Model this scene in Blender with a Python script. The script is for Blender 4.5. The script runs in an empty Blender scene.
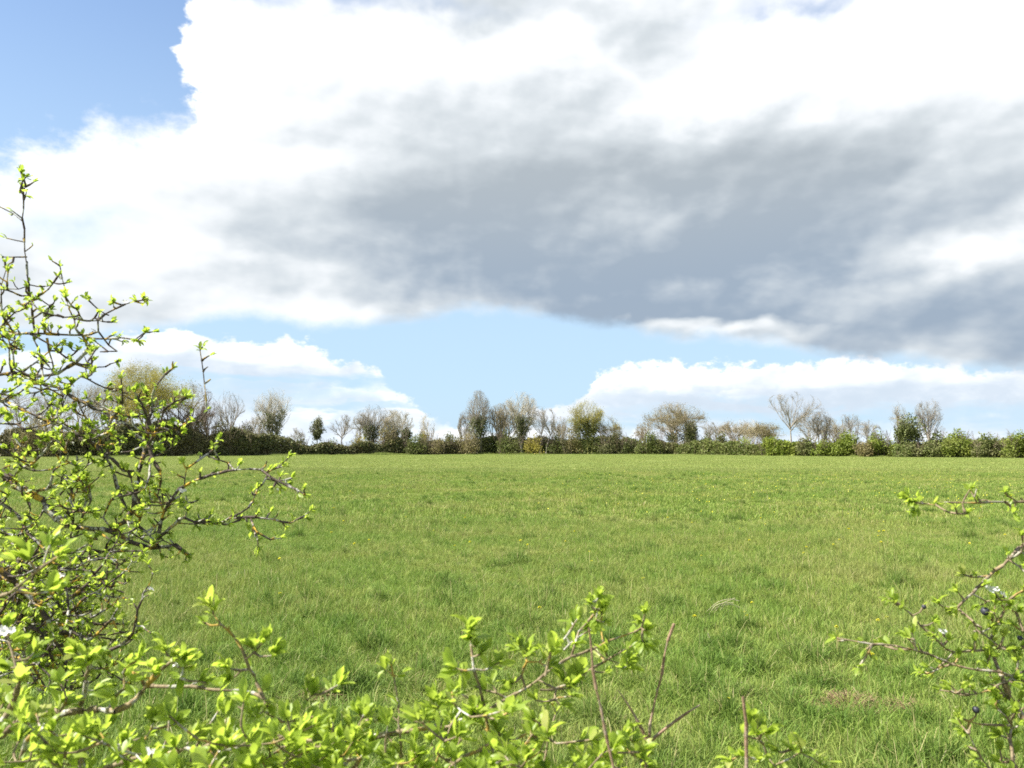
import bpy, math, random
import numpy as np
from mathutils import Vector, Matrix

S = bpy.context.scene
COL = S.collection

# ------------------------------------------------------------------ camera
W, H = 1024, 768
F_PX = 804.0
HOR = 446.0
PITCH = math.atan((HOR - 384.0) / F_PX)
EYE = Vector((0.0, 0.0, 1.6))
cam_d = bpy.data.cameras.new("camera")
cam = bpy.data.objects.new("camera", cam_d)
COL.objects.link(cam)
cam.location = EYE
cam.rotation_euler = (math.pi / 2 + PITCH, 0, 0)
cam_d.sensor_width = 36.0
cam_d.lens = 36.0 * F_PX / W
cam_d.clip_start = 0.05
cam_d.clip_end = 20000
cam_d.dof.use_dof = True
cam_d.dof.focus_distance = 12.0
cam_d.dof.aperture_fstop = 11.0
S.camera = cam
CP, SP = math.cos(PITCH), math.sin(PITCH)


def ray(px, py):
    x = (px - W / 2) / F_PX
    y = (H / 2 - py) / F_PX
    return Vector((x, CP - y * SP, SP + y * CP))


def at(px, py, d):
    """world point seen at a pixel, at forward distance d (world Y)"""
    r = ray(px, py)
    return EYE + r * (d / r.y)


def azel(px, py):
    r = ray(px, py).normalized()
    return math.atan2(r.x, r.y), math.asin(r.z)


# ------------------------------------------------------------------ light and sky
SUN_AZ = math.radians(-100)     # from +Y towards +X
SUN_EL = math.radians(50)
SUN_DIR = Vector((math.sin(SUN_AZ) * math.cos(SUN_EL), math.cos(SUN_AZ) * math.cos(SUN_EL), math.sin(SUN_EL)))
sd = bpy.data.lights.new("sun", 'SUN')
sd.energy = 5.0
sd.angle = math.radians(0.5)
sd.color = (1.0, 0.95, 0.86)
sun = bpy.data.objects.new("sun", sd)
COL.objects.link(sun)
sun.rotation_euler = (-SUN_DIR).to_track_quat('-Z', 'Y').to_euler()

S.view_settings.view_transform = 'Standard'
S.view_settings.look = 'None'
S.view_settings.gamma = 1.0
S.view_settings.use_curve_mapping = False
S.view_settings.exposure = 1.5
S.cycles.use_denoising = False
S.cycles.use_adaptive_sampling = True
S.cycles.adaptive_threshold = 0.01
S.cycles.max_bounces = 6
S.cycles.diffuse_bounces = 3
S.cycles.transmission_bounces = 4
S.cycles.transparent_max_bounces = 6
S.cycles.pixel_filter_type = 'BLACKMAN_HARRIS'
S.cycles.filter_width = 1.7


class N:
    """tiny wrapper so node maths can be written as expressions"""
    tree = None

    def __init__(self, sock):
        self.s = sock

    @staticmethod
    def m(op, *a, clamp=False):
        n = N.tree.nodes.new('ShaderNodeMath')
        n.operation = op
        n.use_clamp = clamp
        for i, v in enumerate(a):
            if isinstance(v, N):
                N.tree.links.new(v.s, n.inputs[i])
            else:
                n.inputs[i].default_value = v
        return N(n.outputs[0])

    def __add__(s, o): return N.m('ADD', s, o)
    __radd__ = __add__
    def __sub__(s, o): return N.m('SUBTRACT', s, o)
    def __rsub__(s, o): return N.m('SUBTRACT', o, s)
    def __mul__(s, o): return N.m('MULTIPLY', s, o)
    __rmul__ = __mul__
    def __truediv__(s, o): return N.m('DIVIDE', s, o)


def nmax(a, b): return N.m('MAXIMUM', a, b)
def nmin(a, b): return N.m('MINIMUM', a, b)
def clamp01(a): return N.m('MULTIPLY', a, 1.0, clamp=True)


def sstep(x, a, b, lo=0.0, hi=1.0):
    n = N.tree.nodes.new('ShaderNodeMapRange')
    n.interpolation_type = 'SMOOTHSTEP'
    N.tree.links.new(x.s, n.inputs[0])
    for i, v in enumerate((a, b, lo, hi)):
        if isinstance(v, N):
            N.tree.links.new(v.s, n.inputs[i + 1])
        else:
            n.inputs[i + 1].default_value = v
    return N(n.outputs[0])


def noise(vec, scale, detail=6.0, rough=0.55, dist=0.0, color=False):
    n = N.tree.nodes.new('ShaderNodeTexNoise')
    if vec is not None:
        N.tree.links.new(vec.s, n.inputs['Vector'])
    n.inputs['Scale'].default_value = scale
    n.inputs['Detail'].default_value = detail
    n.inputs['Roughness'].default_value = rough
    n.inputs['Distortion'].default_value = dist
    return N(n.outputs['Color' if color else 'Fac'])


def comb(x, y, z):
    n = N.tree.nodes.new('ShaderNodeCombineXYZ')
    for i, v in enumerate((x, y, z)):
        if isinstance(v, N):
            N.tree.links.new(v.s, n.inputs[i])
        else:
            n.inputs[i].default_value = v
    return N(n.outputs[0])


def sep(v):
    n = N.tree.nodes.new('ShaderNodeSeparateXYZ')
    N.tree.links.new(v.s, n.inputs[0])
    return N(n.outputs[0]), N(n.outputs[1]), N(n.outputs[2])


def mixc(f, a, b, mode='MIX'):
    n = N.tree.nodes.new('ShaderNodeMix')
    n.data_type = 'RGBA'
    n.blend_type = mode
    n.clamp_factor = True
    for i, v in ((0, f), (6, a), (7, b)):
        if isinstance(v, N):
            N.tree.links.new(v.s, n.inputs[i])
        elif i == 0:
            n.inputs[0].default_value = v
        else:
            n.inputs[i].default_value = (*v, 1.0)
    return N(n.outputs[2])


def curve(x, pts, lo, hi, vlo, vhi):
    """piecewise curve y(x); pts in real units"""
    n = N.tree.nodes.new('ShaderNodeFloatCurve')
    t = (x - lo) / (hi - lo)
    N.tree.links.new(t.s, n.inputs['Value'])
    c = n.mapping.curves[0]
    pp = sorted(((a - lo) / (hi - lo), (b - vlo) / (vhi - vlo)) for a, b in pts)
    while len(c.points) < len(pp):
        c.points.new(0.5, 0.5)
    for q, (a, b) in zip(c.points, pp):
        q.location = (min(max(a, 0), 1), min(max(b, 0), 1))
        q.handle_type = 'AUTO'
    n.mapping.update()
    return N(n.outputs[0]) * (vhi - vlo) + vlo


world = bpy.data.worlds.new("World")
S.world = world
world.use_nodes = True
nt = world.node_tree
for n_ in list(nt.nodes):
    nt.nodes.remove(n_)
N.tree = nt
skyn = nt.nodes.new('ShaderNodeTexSky')
skyn.sky_type = 'NISHITA'
skyn.sun_disc = False
skyn.sun_elevation = SUN_EL
skyn.sun_rotation = SUN_AZ
skyn.air_density = 1.0
skyn.dust_density = 0.6
skyn.ozone_density = 1.2
tc = nt.nodes.new('ShaderNodeTexCoord')
D = N(tc.outputs['Generated'])
dx, dy, dz = sep(D)
az = N.m('ARCTAN2', dx, dy)
el = N.m('ARCSINE', N.m('MINIMUM', N.m('MAXIMUM', dz, -1.0), 1.0))

# cloud space: azimuth, elevation (radians), stretched sideways low down
P = comb(az, el * 1.5, 0.0)
Pc = comb(az, el * 1.5, 3.7)
n_big = noise(P, 5.0, 3.0, 0.5) - 0.5
n_edge = noise(P, 17.0, 8.0, 0.58) - 0.5
n_fine = noise(Pc, 52.0, 6.0, 0.6) - 0.5
n_soft = noise(Pc, 7.0, 4.5, 0.48, 0.25) - 0.5


def billow(scale, det, dx_, dy_, z):
    u = comb(az, el * 1.7, z)
    v = comb(az + dx_, el * 1.7 + dy_, z)
    return noise(u, scale, det, 0.47, 0.1) - noise(v, scale, det, 0.47, 0.1)


# brighter where the billows face the sun (up and to the left), greyer away from it
rel = billow(6.5, 3.5, 0.022, -0.034, 5.2) * 2.5 + billow(20.0, 3.0, 0.009, -0.014, 8.8) * 1.3
ALO, AHI, ELO, EHI = -0.9, 0.9, -0.1, 0.9


def cv(pxs, x=None):
    pts = [azel(x_, y_) for x_, y_ in pxs]
    return curve(x or az, pts, ALO, AHI, ELO, EHI)


# lower edge of the great cloud
low = cv([(-500, 330), (-200, 325), (0, 330), (60, 340), (115, 335), (165, 330), (230, 318), (330, 327), (400, 324), (470, 313), (540, 318), (615, 330), (660, 338), (720, 340),
          (800, 353), (900, 363), (1024, 374), (1250, 365), (1600, 350)])
e1 = el - low + n_edge * 0.030 + n_fine * 0.006
m_low = sstep(e1, -0.006, 0.016)
# its upper left edge
azs = az + n_big * 0.20 + n_edge * 0.09 + n_fine * 0.015
upl = cv([(-600, 130), (-250, 190), (-60, 185), (0, 172), (28, 155), (60, 140), (100, 122), (140, 118), (172, 112), (186, 80), (196, 40), (206, 0), (216, -60), (236, -160), (290, -280), (420, -330), (1100, -330)], azs)
e2 = upl - el + n_edge * 0.10 + n_fine * 0.03
m_up = sstep(e2, -0.024, 0.036)
m_main = m_low * m_up


def blob(px, py, rx, ry, soft=0.35, w=0.9):
    a, e = azel(px, py)
    u = (az - a + n_soft * 0.20 + n_edge * 0.025) / (rx / F_PX)
    v = (el - e + n_big * 0.06 + n_soft * 0.12 + n_edge * 0.015) / (ry / F_PX)
    r = N.m('SQRT', u * u + v * v)
    return sstep(r, 1.0 + soft, 1.0 - soft) * w


# small breaks of blue
brk = nmax(blob(815, -2, 70, 9, 0.9, 0.62), nmax(blob(50, 222, 34, 22, 1.0, 0.55), blob(300, -6, 150, 9, 0.9, 0.55)))
m_main = m_main * (1.0 - clamp01(brk * (0.75 + n_edge * 2.2)))

# thick grey parts of the great cloud
g = blob(630, 238, 360, 98, 0.5, 0.92)
g = nmax(g, blob(700, 285, 260, 62, 0.5, 1.0))
g = nmax(g, blob(960, 318, 170, 58, 0.5, 0.82))
g = nmax(g, blob(860, 185, 240, 60, 0.7, 0.55))
g = nmax(g, blob(480, 150, 190, 60, 0.75, 0.55))
g = nmax(g, blob(300, 210, 170, 26, 0.8, 0.26))
g = nmax(g, blob(940, 210, 150, 80, 0.6, 0.55))
g = nmax(g, blob(130, 225, 90, 20, 0.9, 0.16))
g = nmax(g, blob(400, 292, 240, 36, 0.6, 0.48))
g = nmax(g, blob(170, 300, 160, 34, 0.8, 0.34))
g = nmax(g, blob(520, 5, 170, 24, 0.8, 0.50))
g = nmax(g, blob(650, 38, 70, 42, 0.7, 0.36))
g = nmax(g, blob(1400, 250, 330, 130, 0.5, 0.8))
g = nmax(g, blob(-400, 260, 300, 70, 0.6, 0.6))
lit = nmax(blob(980, 250, 80, 24, 0.95, 0.50), nmax(blob(840, 292, 150, 16, 0.9, 0.3), blob(650, 212, 60, 22, 0.9, 0.22)))
lit = nmax(lit, blob(700, 333, 90, 9, 0.8, 0.55))
g = clamp01(g - lit + n_soft * 0.50 * g + rel * (g * 0.16 + 0.21) + 0.045)
c_white = (0.69, 0.70, 0.715)
c_grey = mixc(sstep(el, 0.17, 0.36), (0.208, 0.262, 0.330), (0.270, 0.305, 0.335))
c_mid = (0.455, 0.49, 0.515)
main_c = mixc(sstep(g, 0.0, 0.60), c_white, c_mid)
main_c = mixc(sstep(g, 0.34, 1.08), main_c, c_grey)

# low bank of cumulus with flat grey bases
top2 = cv([(-500, 350), (-150, 345), (60, 350), (110, 338), (150, 331), (225, 335), (290, 342), (322, 349), (340, 360), (362, 362), (382, 372), (402, 396), (425, 410), (445, 424), (500, 428),
           (545, 404), (585, 392), (598, 372), (625, 363), (700, 361), (760, 366), (860, 361), (940, 366), (1024, 372), (1250, 360), (1600, 350)], az + n_edge * 0.05 + n_big * 0.03)
e3 = top2 - el + n_edge * 0.050 + n_fine * 0.034 + (noise(comb(az, el * 1.3, 6.6), 60.0, 3.0, 0.5) - 0.5) * 0.022
m_bank = sstep(e3, -0.003, 0.007)
Q = comb(az, el * 4.0, 1.3)
n_str = noise(Q, 11.0, 6.0, 0.55) - 0.5
n_puff = noise(comb(az, el * 1.6, 9.1), 34.0, 5.0, 0.55) - 0.5


def band(px, py, rx, ry, soft=0.6, w=0.9):
    a, e = azel(px, py)
    u = (az - a + n_str * 0.20) / (rx / F_PX)
    v = (el - e + n_str * 0.055 + n_puff * 0.012) / (ry / F_PX)
    r = N.m('SQRT', u * u + v * v)
    return sstep(r, 1.0 + soft, max(1.0 - soft, 0.0)) * w


b_grey = nmax(band(200, 372, 130, 13, 0.7, 0.8), band(800, 402, 230, 14, 0.6, 0.95))
b_grey = nmax(b_grey, nmax(band(980, 398, 160, 20, 0.6, 0.95), band(330, 404, 70, 6, 0.8, 0.5)))
b_grey = nmax(b_grey, nmax(band(660, 405, 70, 7, 0.8, 0.6), band(-200, 370, 300, 20, 0.6, 0.8)))
b_grey = nmax(b_grey, nmax(band(250, 425, 150, 8, 0.8, 0.45), band(1350, 395, 300, 22, 0.6, 0.9)))
b_grey = clamp01(b_grey * (1.0 + n_puff * 1.3))
lowsh = sstep(e3 + n_puff * 0.03, 0.018, 0.05)
bank_w = mixc(lowsh, (0.70, 0.715, 0.73), (0.50, 0.565, 0.63))
bank_w = mixc(sstep(n_puff * 0.7 + n_str * 0.5, 0.04, 0.16), bank_w, (0.70, 0.715, 0.73))
bank_w = mixc(clamp01(rel * 1.7 + 0.02), bank_w, (0.44, 0.50, 0.56))
bank_w = mixc(clamp01(rel * -1.4), bank_w, (0.70, 0.715, 0.73))
bank_c = mixc(b_grey * 0.85, bank_w, (0.40, 0.465, 0.54))
# thin places of the bank where the pale sky comes through
thin = nmax(band(760, 420, 330, 7, 0.8, 0.85), nmax(band(220, 392, 150, 6, 0.8, 0.6), band(820, 425, 60, 12, 0.8, 0.9)))
thin = nmax(thin, nmax(band(230, 383, 130, 5, .7, .8), band(345, 382, 60, 7, .7, .95)))
thin = nmax(thin, nmax(band(345, 409, 90, 4, .7, .8), band(120, 398, 180, 4, .8, .5)))
thin = nmax(thin, sstep(n_str, 0.06, 0.16) * sstep(e3, 0.02, 0.06) * 0.6)
m_bank = m_bank * (1.0 - clamp01(thin * (1.0 + n_puff * 1.0)))

# clear sky between: the physical sky, paler towards the horizon as damp air makes it
hazy = sstep(el, 0.30, 0.0)
skyc = N(skyn.outputs[0])
skys = mixc(1.0, skyc, (0.080, 0.092, 0.112), 'MULTIPLY')
pale = sstep(el, 0.60, 0.10, 0.20, 0.85)
skys = mixc(pale, skys, (0.35, 0.482, 0.60))
tone = mixc(m_bank, skys, bank_c)
tone = mixc(m_main, tone, main_c)
# behind and above the view: broken cloud
n_cov = noise(D, 2.2, 7.0, 0.55)
behind = sstep(n_cov, 0.50, 0.60) * sstep(N.m('ABSOLUTE', az), 0.85, 1.3)
tone = mixc(behind * sstep(el, 0.0, 0.1), tone, (0.55, 0.57, 0.60))
bg = nt.nodes.new('ShaderNodeBackground')
bg.inputs['Strength'].default_value = 0.6
nt.links.new(tone.s, bg.inputs['Color'])
wo = nt.nodes.new('ShaderNodeOutputWorld')
nt.links.new(bg.outputs[0], wo.inputs['Surface'])
world.cycles.sampling_method = 'MANUAL'
world.cycles.sample_map_resolution = 512

# ------------------------------------------------------------------ helpers
def mesh_np(name, V, F, cols=None, smooth=False, mats=(), attrs=None):
    """V (n,3); F list of (k,m) integer arrays of faces of m corners each"""
    V = np.asarray(V, np.float32)
    me = bpy.data.meshes.new(name)
    if not isinstance(F, (list, tuple)):
        F = [F]
    F = [np.asarray(f, np.int32) for f in F if len(f)]
    me.vertices.add(len(V))
    me.vertices.foreach_set('co', V.ravel())
    loops = np.concatenate([f.ravel() for f in F])
    tot = np.concatenate([np.full(len(f), f.shape[1], np.int32) for f in F])
    start = np.concatenate([[0], np.cumsum(tot)[:-1]]).astype(np.int32)
    me.loops.add(len(loops))
    me.loops.foreach_set('vertex_index', loops)
    me.polygons.add(len(tot))
    me.polygons.foreach_set('loop_start', start)
    me.polygons.foreach_set('loop_total', tot)
    if smooth:
        me.polygons.foreach_set('use_smooth', np.ones(len(tot), bool))
    me.update(calc_edges=True)
    if attrs:
        for k, v in attrs.items():
            a = me.attributes.new(k, 'FLOAT', 'POINT')
            a.data.foreach_set('value', np.asarray(v, np.float32))
    for m in mats:
        me.materials.append(m)
    return me


def link(name, me, parent=None, loc=None):
    o = bpy.data.objects.new(name, me)
    COL.objects.link(o)
    if parent:
        o.parent = parent
    if loc is not None:
        o.location = loc
    return o


def tag(o, label=None, cat=None, group=None, kind=None):
    if label: o['label'] = label
    if cat: o['category'] = cat
    if group: o['group'] = group
    if kind: o['kind'] = kind
    return o


def empty(name, loc, label, cat, group=None):
    o = bpy.data.objects.new(name, None)
    o.empty_display_size = 0.2
    COL.objects.link(o)
    o.location = loc
    return tag(o, label, cat, group)


def new_mat(name):
    m = bpy.data.materials.new(name)
    m.use_nodes = True
    t = m.node_tree
    for n in list(t.nodes):
        t.nodes.remove(n)
    N.tree = t
    return m, t


def ramp(f, stops):
    n = N.tree.nodes.new('ShaderNodeValToRGB')
    N.tree.links.new(f.s, n.inputs[0])
    e = n.color_ramp.elements
    while len(e) < len(stops):
        e.new(0.5)
    for q, (p, c) in zip(e, stops):
        q.position = p
        q.color = (*c, 1)
    return N(n.outputs[0])


def attr(name):
    n = N.tree.nodes.new('ShaderNodeAttribute')
    n.attribute_name = name
    return N(n.outputs['Fac'])


def pos():
    return N(N.tree.nodes.new('ShaderNodeNewGeometry').outputs['Position'])


def objpos():
    return N(N.tree.nodes.new('ShaderNodeTexCoord').outputs['Object'])


def surface(m, t, color, rough=0.6, trans=0.0, tcol=None, spec=0.4, bump=None, bstr=0.3, bdist=0.01):
    b = t.nodes.new('ShaderNodeBsdfPrincipled')
    t.links.new(color.s, b.inputs['Base Color'])
    b.inputs['Roughness'].default_value = rough
    b.inputs['Specular IOR Level'].default_value = spec
    if bump is not None:
        bn = t.nodes.new('ShaderNodeBump')
        bn.inputs['Strength'].default_value = bstr
        bn.inputs['Distance'].default_value = bdist
        t.links.new(bump.s, bn.inputs['Height'])
        t.links.new(bn.outputs[0], b.inputs['Normal'])
    out = t.nodes.new('ShaderNodeOutputMaterial')
    if trans > 0:
        tr = t.nodes.new('ShaderNodeBsdfTranslucent')
        t.links.new((tcol or color).s, tr.inputs['Color'])
        mx = t.nodes.new('ShaderNodeMixShader')
        mx.inputs[0].default_value = trans
        t.links.new(b.outputs[0], mx.inputs[1])
        t.links.new(tr.outputs[0], mx.inputs[2])
        t.links.new(mx.outputs[0], out.inputs['Surface'])
    else:
        t.links.new(b.outputs[0], out.inputs['Surface'])
    return m


def hgt(x, y):
    """gentle swell of the meadow"""
    x = np.asarray(x, float); y = np.asarray(y, float)
    near = np.exp(-(y / 60.0) ** 2)
    z = 0.05 * np.sin(x * 0.21 + 0.4) * np.sin(y * 0.17 + 1.0) * near
    z += 0.025 * np.sin(x * 0.9 + y * 0.45) * np.sin(y * 0.8 - x * 0.3 + 2.0) * near
    z += -0.09 * np.exp(-((y - 78.0) / 18.0) ** 2)
    z += 0.10 * np.sin(x * 0.03) * np.clip((y - 60) / 80.0, 0, 1)
    return z


def ground_at(px, py):
    r = ray(px, py)
    return EYE + r * (EYE.z / -r.z)


# ------------------------------------------------------------------ ground
def field_tone():
    """broad colour patches of the sward, by place"""
    p = pos()
    px_, py_, pz_ = sep(p)
    a = noise(p, 0.33, 4.0, 0.6)
    b = noise(comb(px_, py_ * 0.8, 0.0), 1.7, 4.0, 0.6)
    c = noise(p, 0.06, 3.0, 0.5)
    return p, py_, a, b, c


m, t = new_mat('meadow soil')
p, py_, a, b, c = field_tone()
col = mixc(sstep(a, 0.35, 0.65), (0.10, 0.14, 0.03), (0.16, 0.18, 0.055))
col = mixc(sstep(b, 0.50, 0.72), col, (0.15, 0.135, 0.06))
far = sstep(py_, 40.0, 60.0)
fc = noise(comb(sep(p)[0], py_ * 0.4, 0.0), 0.25, 6.0, 0.65)
col = mixc(far * 0.8, col, mixc(sstep(fc, 0.3, 0.7), (0.19, 0.235, 0.065), (0.23, 0.255, 0.09)))
M_SOIL = surface(m, t, col, 0.95, spec=0.1, bump=noise(p, 14.0, 6.0, 0.7), bstr=0.8, bdist=0.03)

xs = np.concatenate([[-6000, -1500, -500, -250], np.linspace(-140, 140, 141), [250, 500, 1500, 6000]])
ys = np.concatenate([[-600, -100, -20], np.linspace(-4, 60, 90), np.linspace(62, 190, 50), [260, 500, 1500, 4000, 9000]])
X, Y = np.meshgrid(xs, ys)
Z = hgt(X, Y)
Z = np.where(np.abs(X) > 200, 0, Z)
Z = np.where((Y > 240) | (Y < -10), 0, Z)
V = np.stack([X, Y, Z], -1).reshape(-1, 3)
nx, ny = len(xs), len(ys)
ii = (np.arange(ny - 1)[:, None] * nx + np.arange(nx - 1)[None]).ravel()
ground = link('ground', mesh_np('ground', V, np.stack([ii, ii + 1, ii + nx + 1, ii + nx], 1), smooth=True, mats=[M_SOIL]))
tag(ground, kind='structure')

# ------------------------------------------------------------------ grass
m, t = new_mat('grass blade')
p, py_, a, b, c = field_tone()
ti = attr('tint')
hh = attr('along')
col = ramp(ti, [(0.0, (0.125, 0.195, 0.040)), (0.35, (0.205, 0.278, 0.052)), (0.68, (0.285, 0.335, 0.080)), (0.86, (0.290, 0.315, 0.080)), (0.93, (0.40, 0.35, 0.16)), (1.0, (0.48, 0.42, 0.24))])
dark = sstep(a + (noise(p, 2.6, 3.0, 0.6) - 0.5) * 0.55, 0.60, 0.38)
col = mixc(dark * 0.75, col, mixc(1.0, col, (0.70, 0.88, 0.66), 'MULTIPLY'))
yel = sstep(a, 0.52, 0.72)
col = mixc(yel * 0.55, col, (0.27, 0.29, 0.095))
straw = sstep(b, 0.60, 0.76)
col = mixc(straw * 0.45, col, (0.33, 0.29, 0.125))
col = mixc(sstep(c, 0.42, 0.62) * 0.5, col, mixc(1.0, col, (1.18, 1.06, 1.15), 'MULTIPLY'))
far = sstep(py_, 44.0, 56.0)
col = mixc(far * 0.55, col, (0.260, 0.300, 0.095))
M_GRASS = surface(m, t, col, 0.62, trans=0.36, spec=0.25)


def blade_patch(name, seed, size, n, h0, h1, w0, w1, clump=0.5, tall=0.03, bend=0.55):
    r = np.random.default_rng(seed)
    # clumped root positions
    nc = max(int(n / 45), 4)
    cx = r.uniform(-size / 2, size / 2, (nc, 2))
    ci = r.integers(0, nc, n)
    isc = r.random(n) < clump
    xy = np.where(isc[:, None], cx[ci] + r.normal(0, size * 0.045, (n, 2)), r.uniform(-size / 2, size / 2, (n, 2)))
    chh = r.uniform(0.75, 1.45, nc)[ci]
    h = r.uniform(h0, h1, n) * np.where(isc, chh, 0.8)
    tl = r.random(n) < tall
    h = np.where(tl, h * r.uniform(1.3, 2.0, n), h)
    w = r.uniform(w0, w1, n) * np.where(tl, 0.7, 1)
    ang = r.uniform(0, 2 * np.pi, n)
    lean_a = np.where(isc, np.arctan2(xy[:, 1] - cx[ci, 1], xy[:, 0] - cx[ci, 0]) + r.normal(0, 0.7, n), r.uniform(0, 2 * np.pi, n))
    lean = np.abs(r.normal(0, bend, n)) * h
    d = np.stack([np.cos(lean_a), np.sin(lean_a)], 1)
    s = np.stack([np.cos(ang), np.sin(ang)], 1)
    vs = []
    for f, wf in ((0.0, 0.8), (0.42, 1.0), (0.78, 0.7)):
        c = xy + d * (lean * f ** 1.9)[:, None]
        z = h * f * (1 - 0.15 * f)
        for sg in (-1, 1):
            q = c + s * (sg * w * wf / 2)[:, None]
            vs.append(np.concatenate([q, z[:, None]], 1))
    c = xy + d * lean[:, None]
    vs.append(np.concatenate([c, (h * 0.86 * (1 - 0.25 * np.minimum(lean / h, 1.2)))[:, None]], 1))
    V = np.stack(vs, 1)
    base = np.arange(n)[:, None] * 7
    q1 = base + np.array([0, 1, 3, 2]); q2 = base + np.array([2, 3, 5, 4]); tr = base + np.array([4, 5, 6])
    ct = r.random(nc)
    tint = np.clip(np.where(isc, ct[ci] * 0.6, 0.4) + r.normal(0.08, 0.17, n), 0, 0.84)
    dead = r.random(n) < 0.055
    tint = np.where(dead, r.uniform(0.88, 1, n), tint)
    tint = np.where(tl & (r.random(n) < 0.5), 0.93, tint)
    al = np.tile([0, 0, .42, .42, .78, .78, 1], n)
    me = mesh_np(name, V.reshape(-1, 3), [q1, q2, tr], smooth=True, mats=[M_GRASS], attrs={'tint': np.repeat(tint, 7), 'along': al})
    return bpy.data.objects.new(name, me)


def scatter(name, label, protos, pts, rot, scl, idx, mat=None):
    """one object carrying many sown patches through geometry nodes"""
    me = bpy.data.meshes.new(name)
    me.vertices.add(len(pts))
    me.vertices.foreach_set('co', np.asarray(pts, np.float32).ravel())
    for k, v, ty in (('rotz', rot, 'FLOAT'), ('scl', scl, 'FLOAT')):
        a_ = me.attributes.new(k, ty, 'POINT')
        a_.data.foreach_set('value', np.asarray(v, np.float32))
    a_ = me.attributes.new('pick', 'INT', 'POINT')
    a_.data.foreach_set('value', np.asarray(idx, np.int32))
    o = link(name, me)
    ng = bpy.data.node_groups.new(name + ' sowing', 'GeometryNodeTree')
    ng.interface.new_socket('Geometry', in_out='INPUT', socket_type='NodeSocketGeometry')
    ng.interface.new_socket('Geometry', in_out='OUTPUT', socket_type='NodeSocketGeometry')
    gi = ng.nodes.new('NodeGroupInput'); go = ng.nodes.new('NodeGroupOutput')
    iop = ng.nodes.new('GeometryNodeInstanceOnPoints')
    g2i = ng.nodes.new('GeometryNodeGeometryToInstance')
    for pr in reversed(protos):
        oi = ng.nodes.new('GeometryNodeObjectInfo')
        oi.inputs['Object'].default_value = pr
        oi.inputs['As Instance'].default_value = False
        ng.links.new(oi.outputs['Geometry'], g2i.inputs[0])
    ng.links.new(gi.outputs[0], iop.inputs['Points'])
    ng.links.new(g2i.outputs[0], iop.inputs['Instance'])
    iop.inputs['Pick Instance'].default_value = True

    def na(nm, ty):
        q = ng.nodes.new('GeometryNodeInputNamedAttribute')
        q.data_type = ty
        q.inputs['Name'].default_value = nm
        return q.outputs['Attribute']
    ng.links.new(na('pick', 'INT'), iop.inputs['Instance Index'])
    cx_ = ng.nodes.new('ShaderNodeCombineXYZ')
    ng.links.new(na('rotz', 'FLOAT'), cx_.inputs[2])
    er = ng.nodes.new('FunctionNodeEulerToRotation')
    ng.links.new(cx_.outputs[0], er.inputs[0])
    ng.links.new(er.outputs[0], iop.inputs['Rotation'])
    sc = ng.nodes.new('ShaderNodeCombineXYZ')
    s_ = na('scl', 'FLOAT')
    sc.inputs[0].default_value = 1.0; sc.inputs[1].default_value = 1.0
    ng.links.new(s_, sc.inputs[2])
    ng.links.new(sc.outputs[0], iop.inputs['Scale'])
    ng.links.new(iop.outputs[0], go.inputs[0])
    md = o.modifiers.new('sowing', 'NODES')
    md.node_group = ng
    tag(o, label, 'grass', kind='stuff')
    return o


R = np.random.default_rng(7)


def vnoise(x, y, s, seed=0):
    """cheap smooth value noise for clump heights"""
    x = np.asarray(x) / s + seed * 17.3; y = np.asarray(y) / s + seed * 9.1
    xi = np.floor(x).astype(int); yi = np.floor(y).astype(int)
    fx = x - xi; fy = y - yi
    fx = fx * fx * (3 - 2 * fx); fy = fy * fy * (3 - 2 * fy)
    def hsh(a, b):
        v = np.sin(a * 127.1 + b * 311.7) * 43758.5453
        return v - np.floor(v)
    return (hsh(xi, yi) * (1 - fx) + hsh(xi + 1, yi) * fx) * (1 - fy) + (hsh(xi, yi + 1) * (1 - fx) + hsh(xi + 1, yi + 1) * fx) * fy


BARE = [(ground_at(848, 716), 0.20, 0.15), (ground_at(905, 722), 0.09, 0.07), (ground_at(326, 700), 0.16, 0.18)]


def sow(y0, y1, step, margin, jit, zs=1.0):
    out = []
    y = y0
    while y < y1:
        hw = y * 0.66 + margin
        n = int(2 * hw / step)
        x = -hw + (np.arange(n) + 0.5) * step
        yy = np.full(n, y)
        out.append(np.stack([x + R.uniform(-jit, jit, n), yy + R.uniform(-jit, jit, n)], 1))
        y += step
    q = np.concatenate(out)
    z = hgt(q[:, 0], q[:, 1])
    nz = 0.6 * vnoise(q[:, 0], q[:, 1], 1.3) + 0.4 * vnoise(q[:, 0], q[:, 1], 3.5, 3)
    scl = zs * (0.50 + 1.05 * nz)
    return np.concatenate([q, z[:, None]], 1), scl


near = [blade_patch('grass_patch', 10 + i, 0.7, 1150, 0.060, 0.140, 0.0024, 0.0050, 0.62, 0.02) for i in range(8)]
pts, scl = sow(1.2, 17, 0.42, 1.6, 0.12)
keep = np.ones(len(pts), bool)
for c_, rx_, ry_ in BARE:
    e_ = ((pts[:, 0] - c_.x) / (rx_ * 1.3)) ** 2 + ((pts[:, 1] - c_.y) / (ry_ * 1.6)) ** 2
    scl = np.where(e_ < 1, scl * 0.55, scl)
    keep &= ~((e_ < 0.4) & (R.random(len(pts)) < 0.25))
pts, scl = pts[keep], scl[keep]
scatter('meadow_grass', 'tufty spring meadow grass in the near part of the field', near, pts, R.uniform(0, 6.28, len(pts)), scl, R.integers(0, 8, len(pts)))

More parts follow.
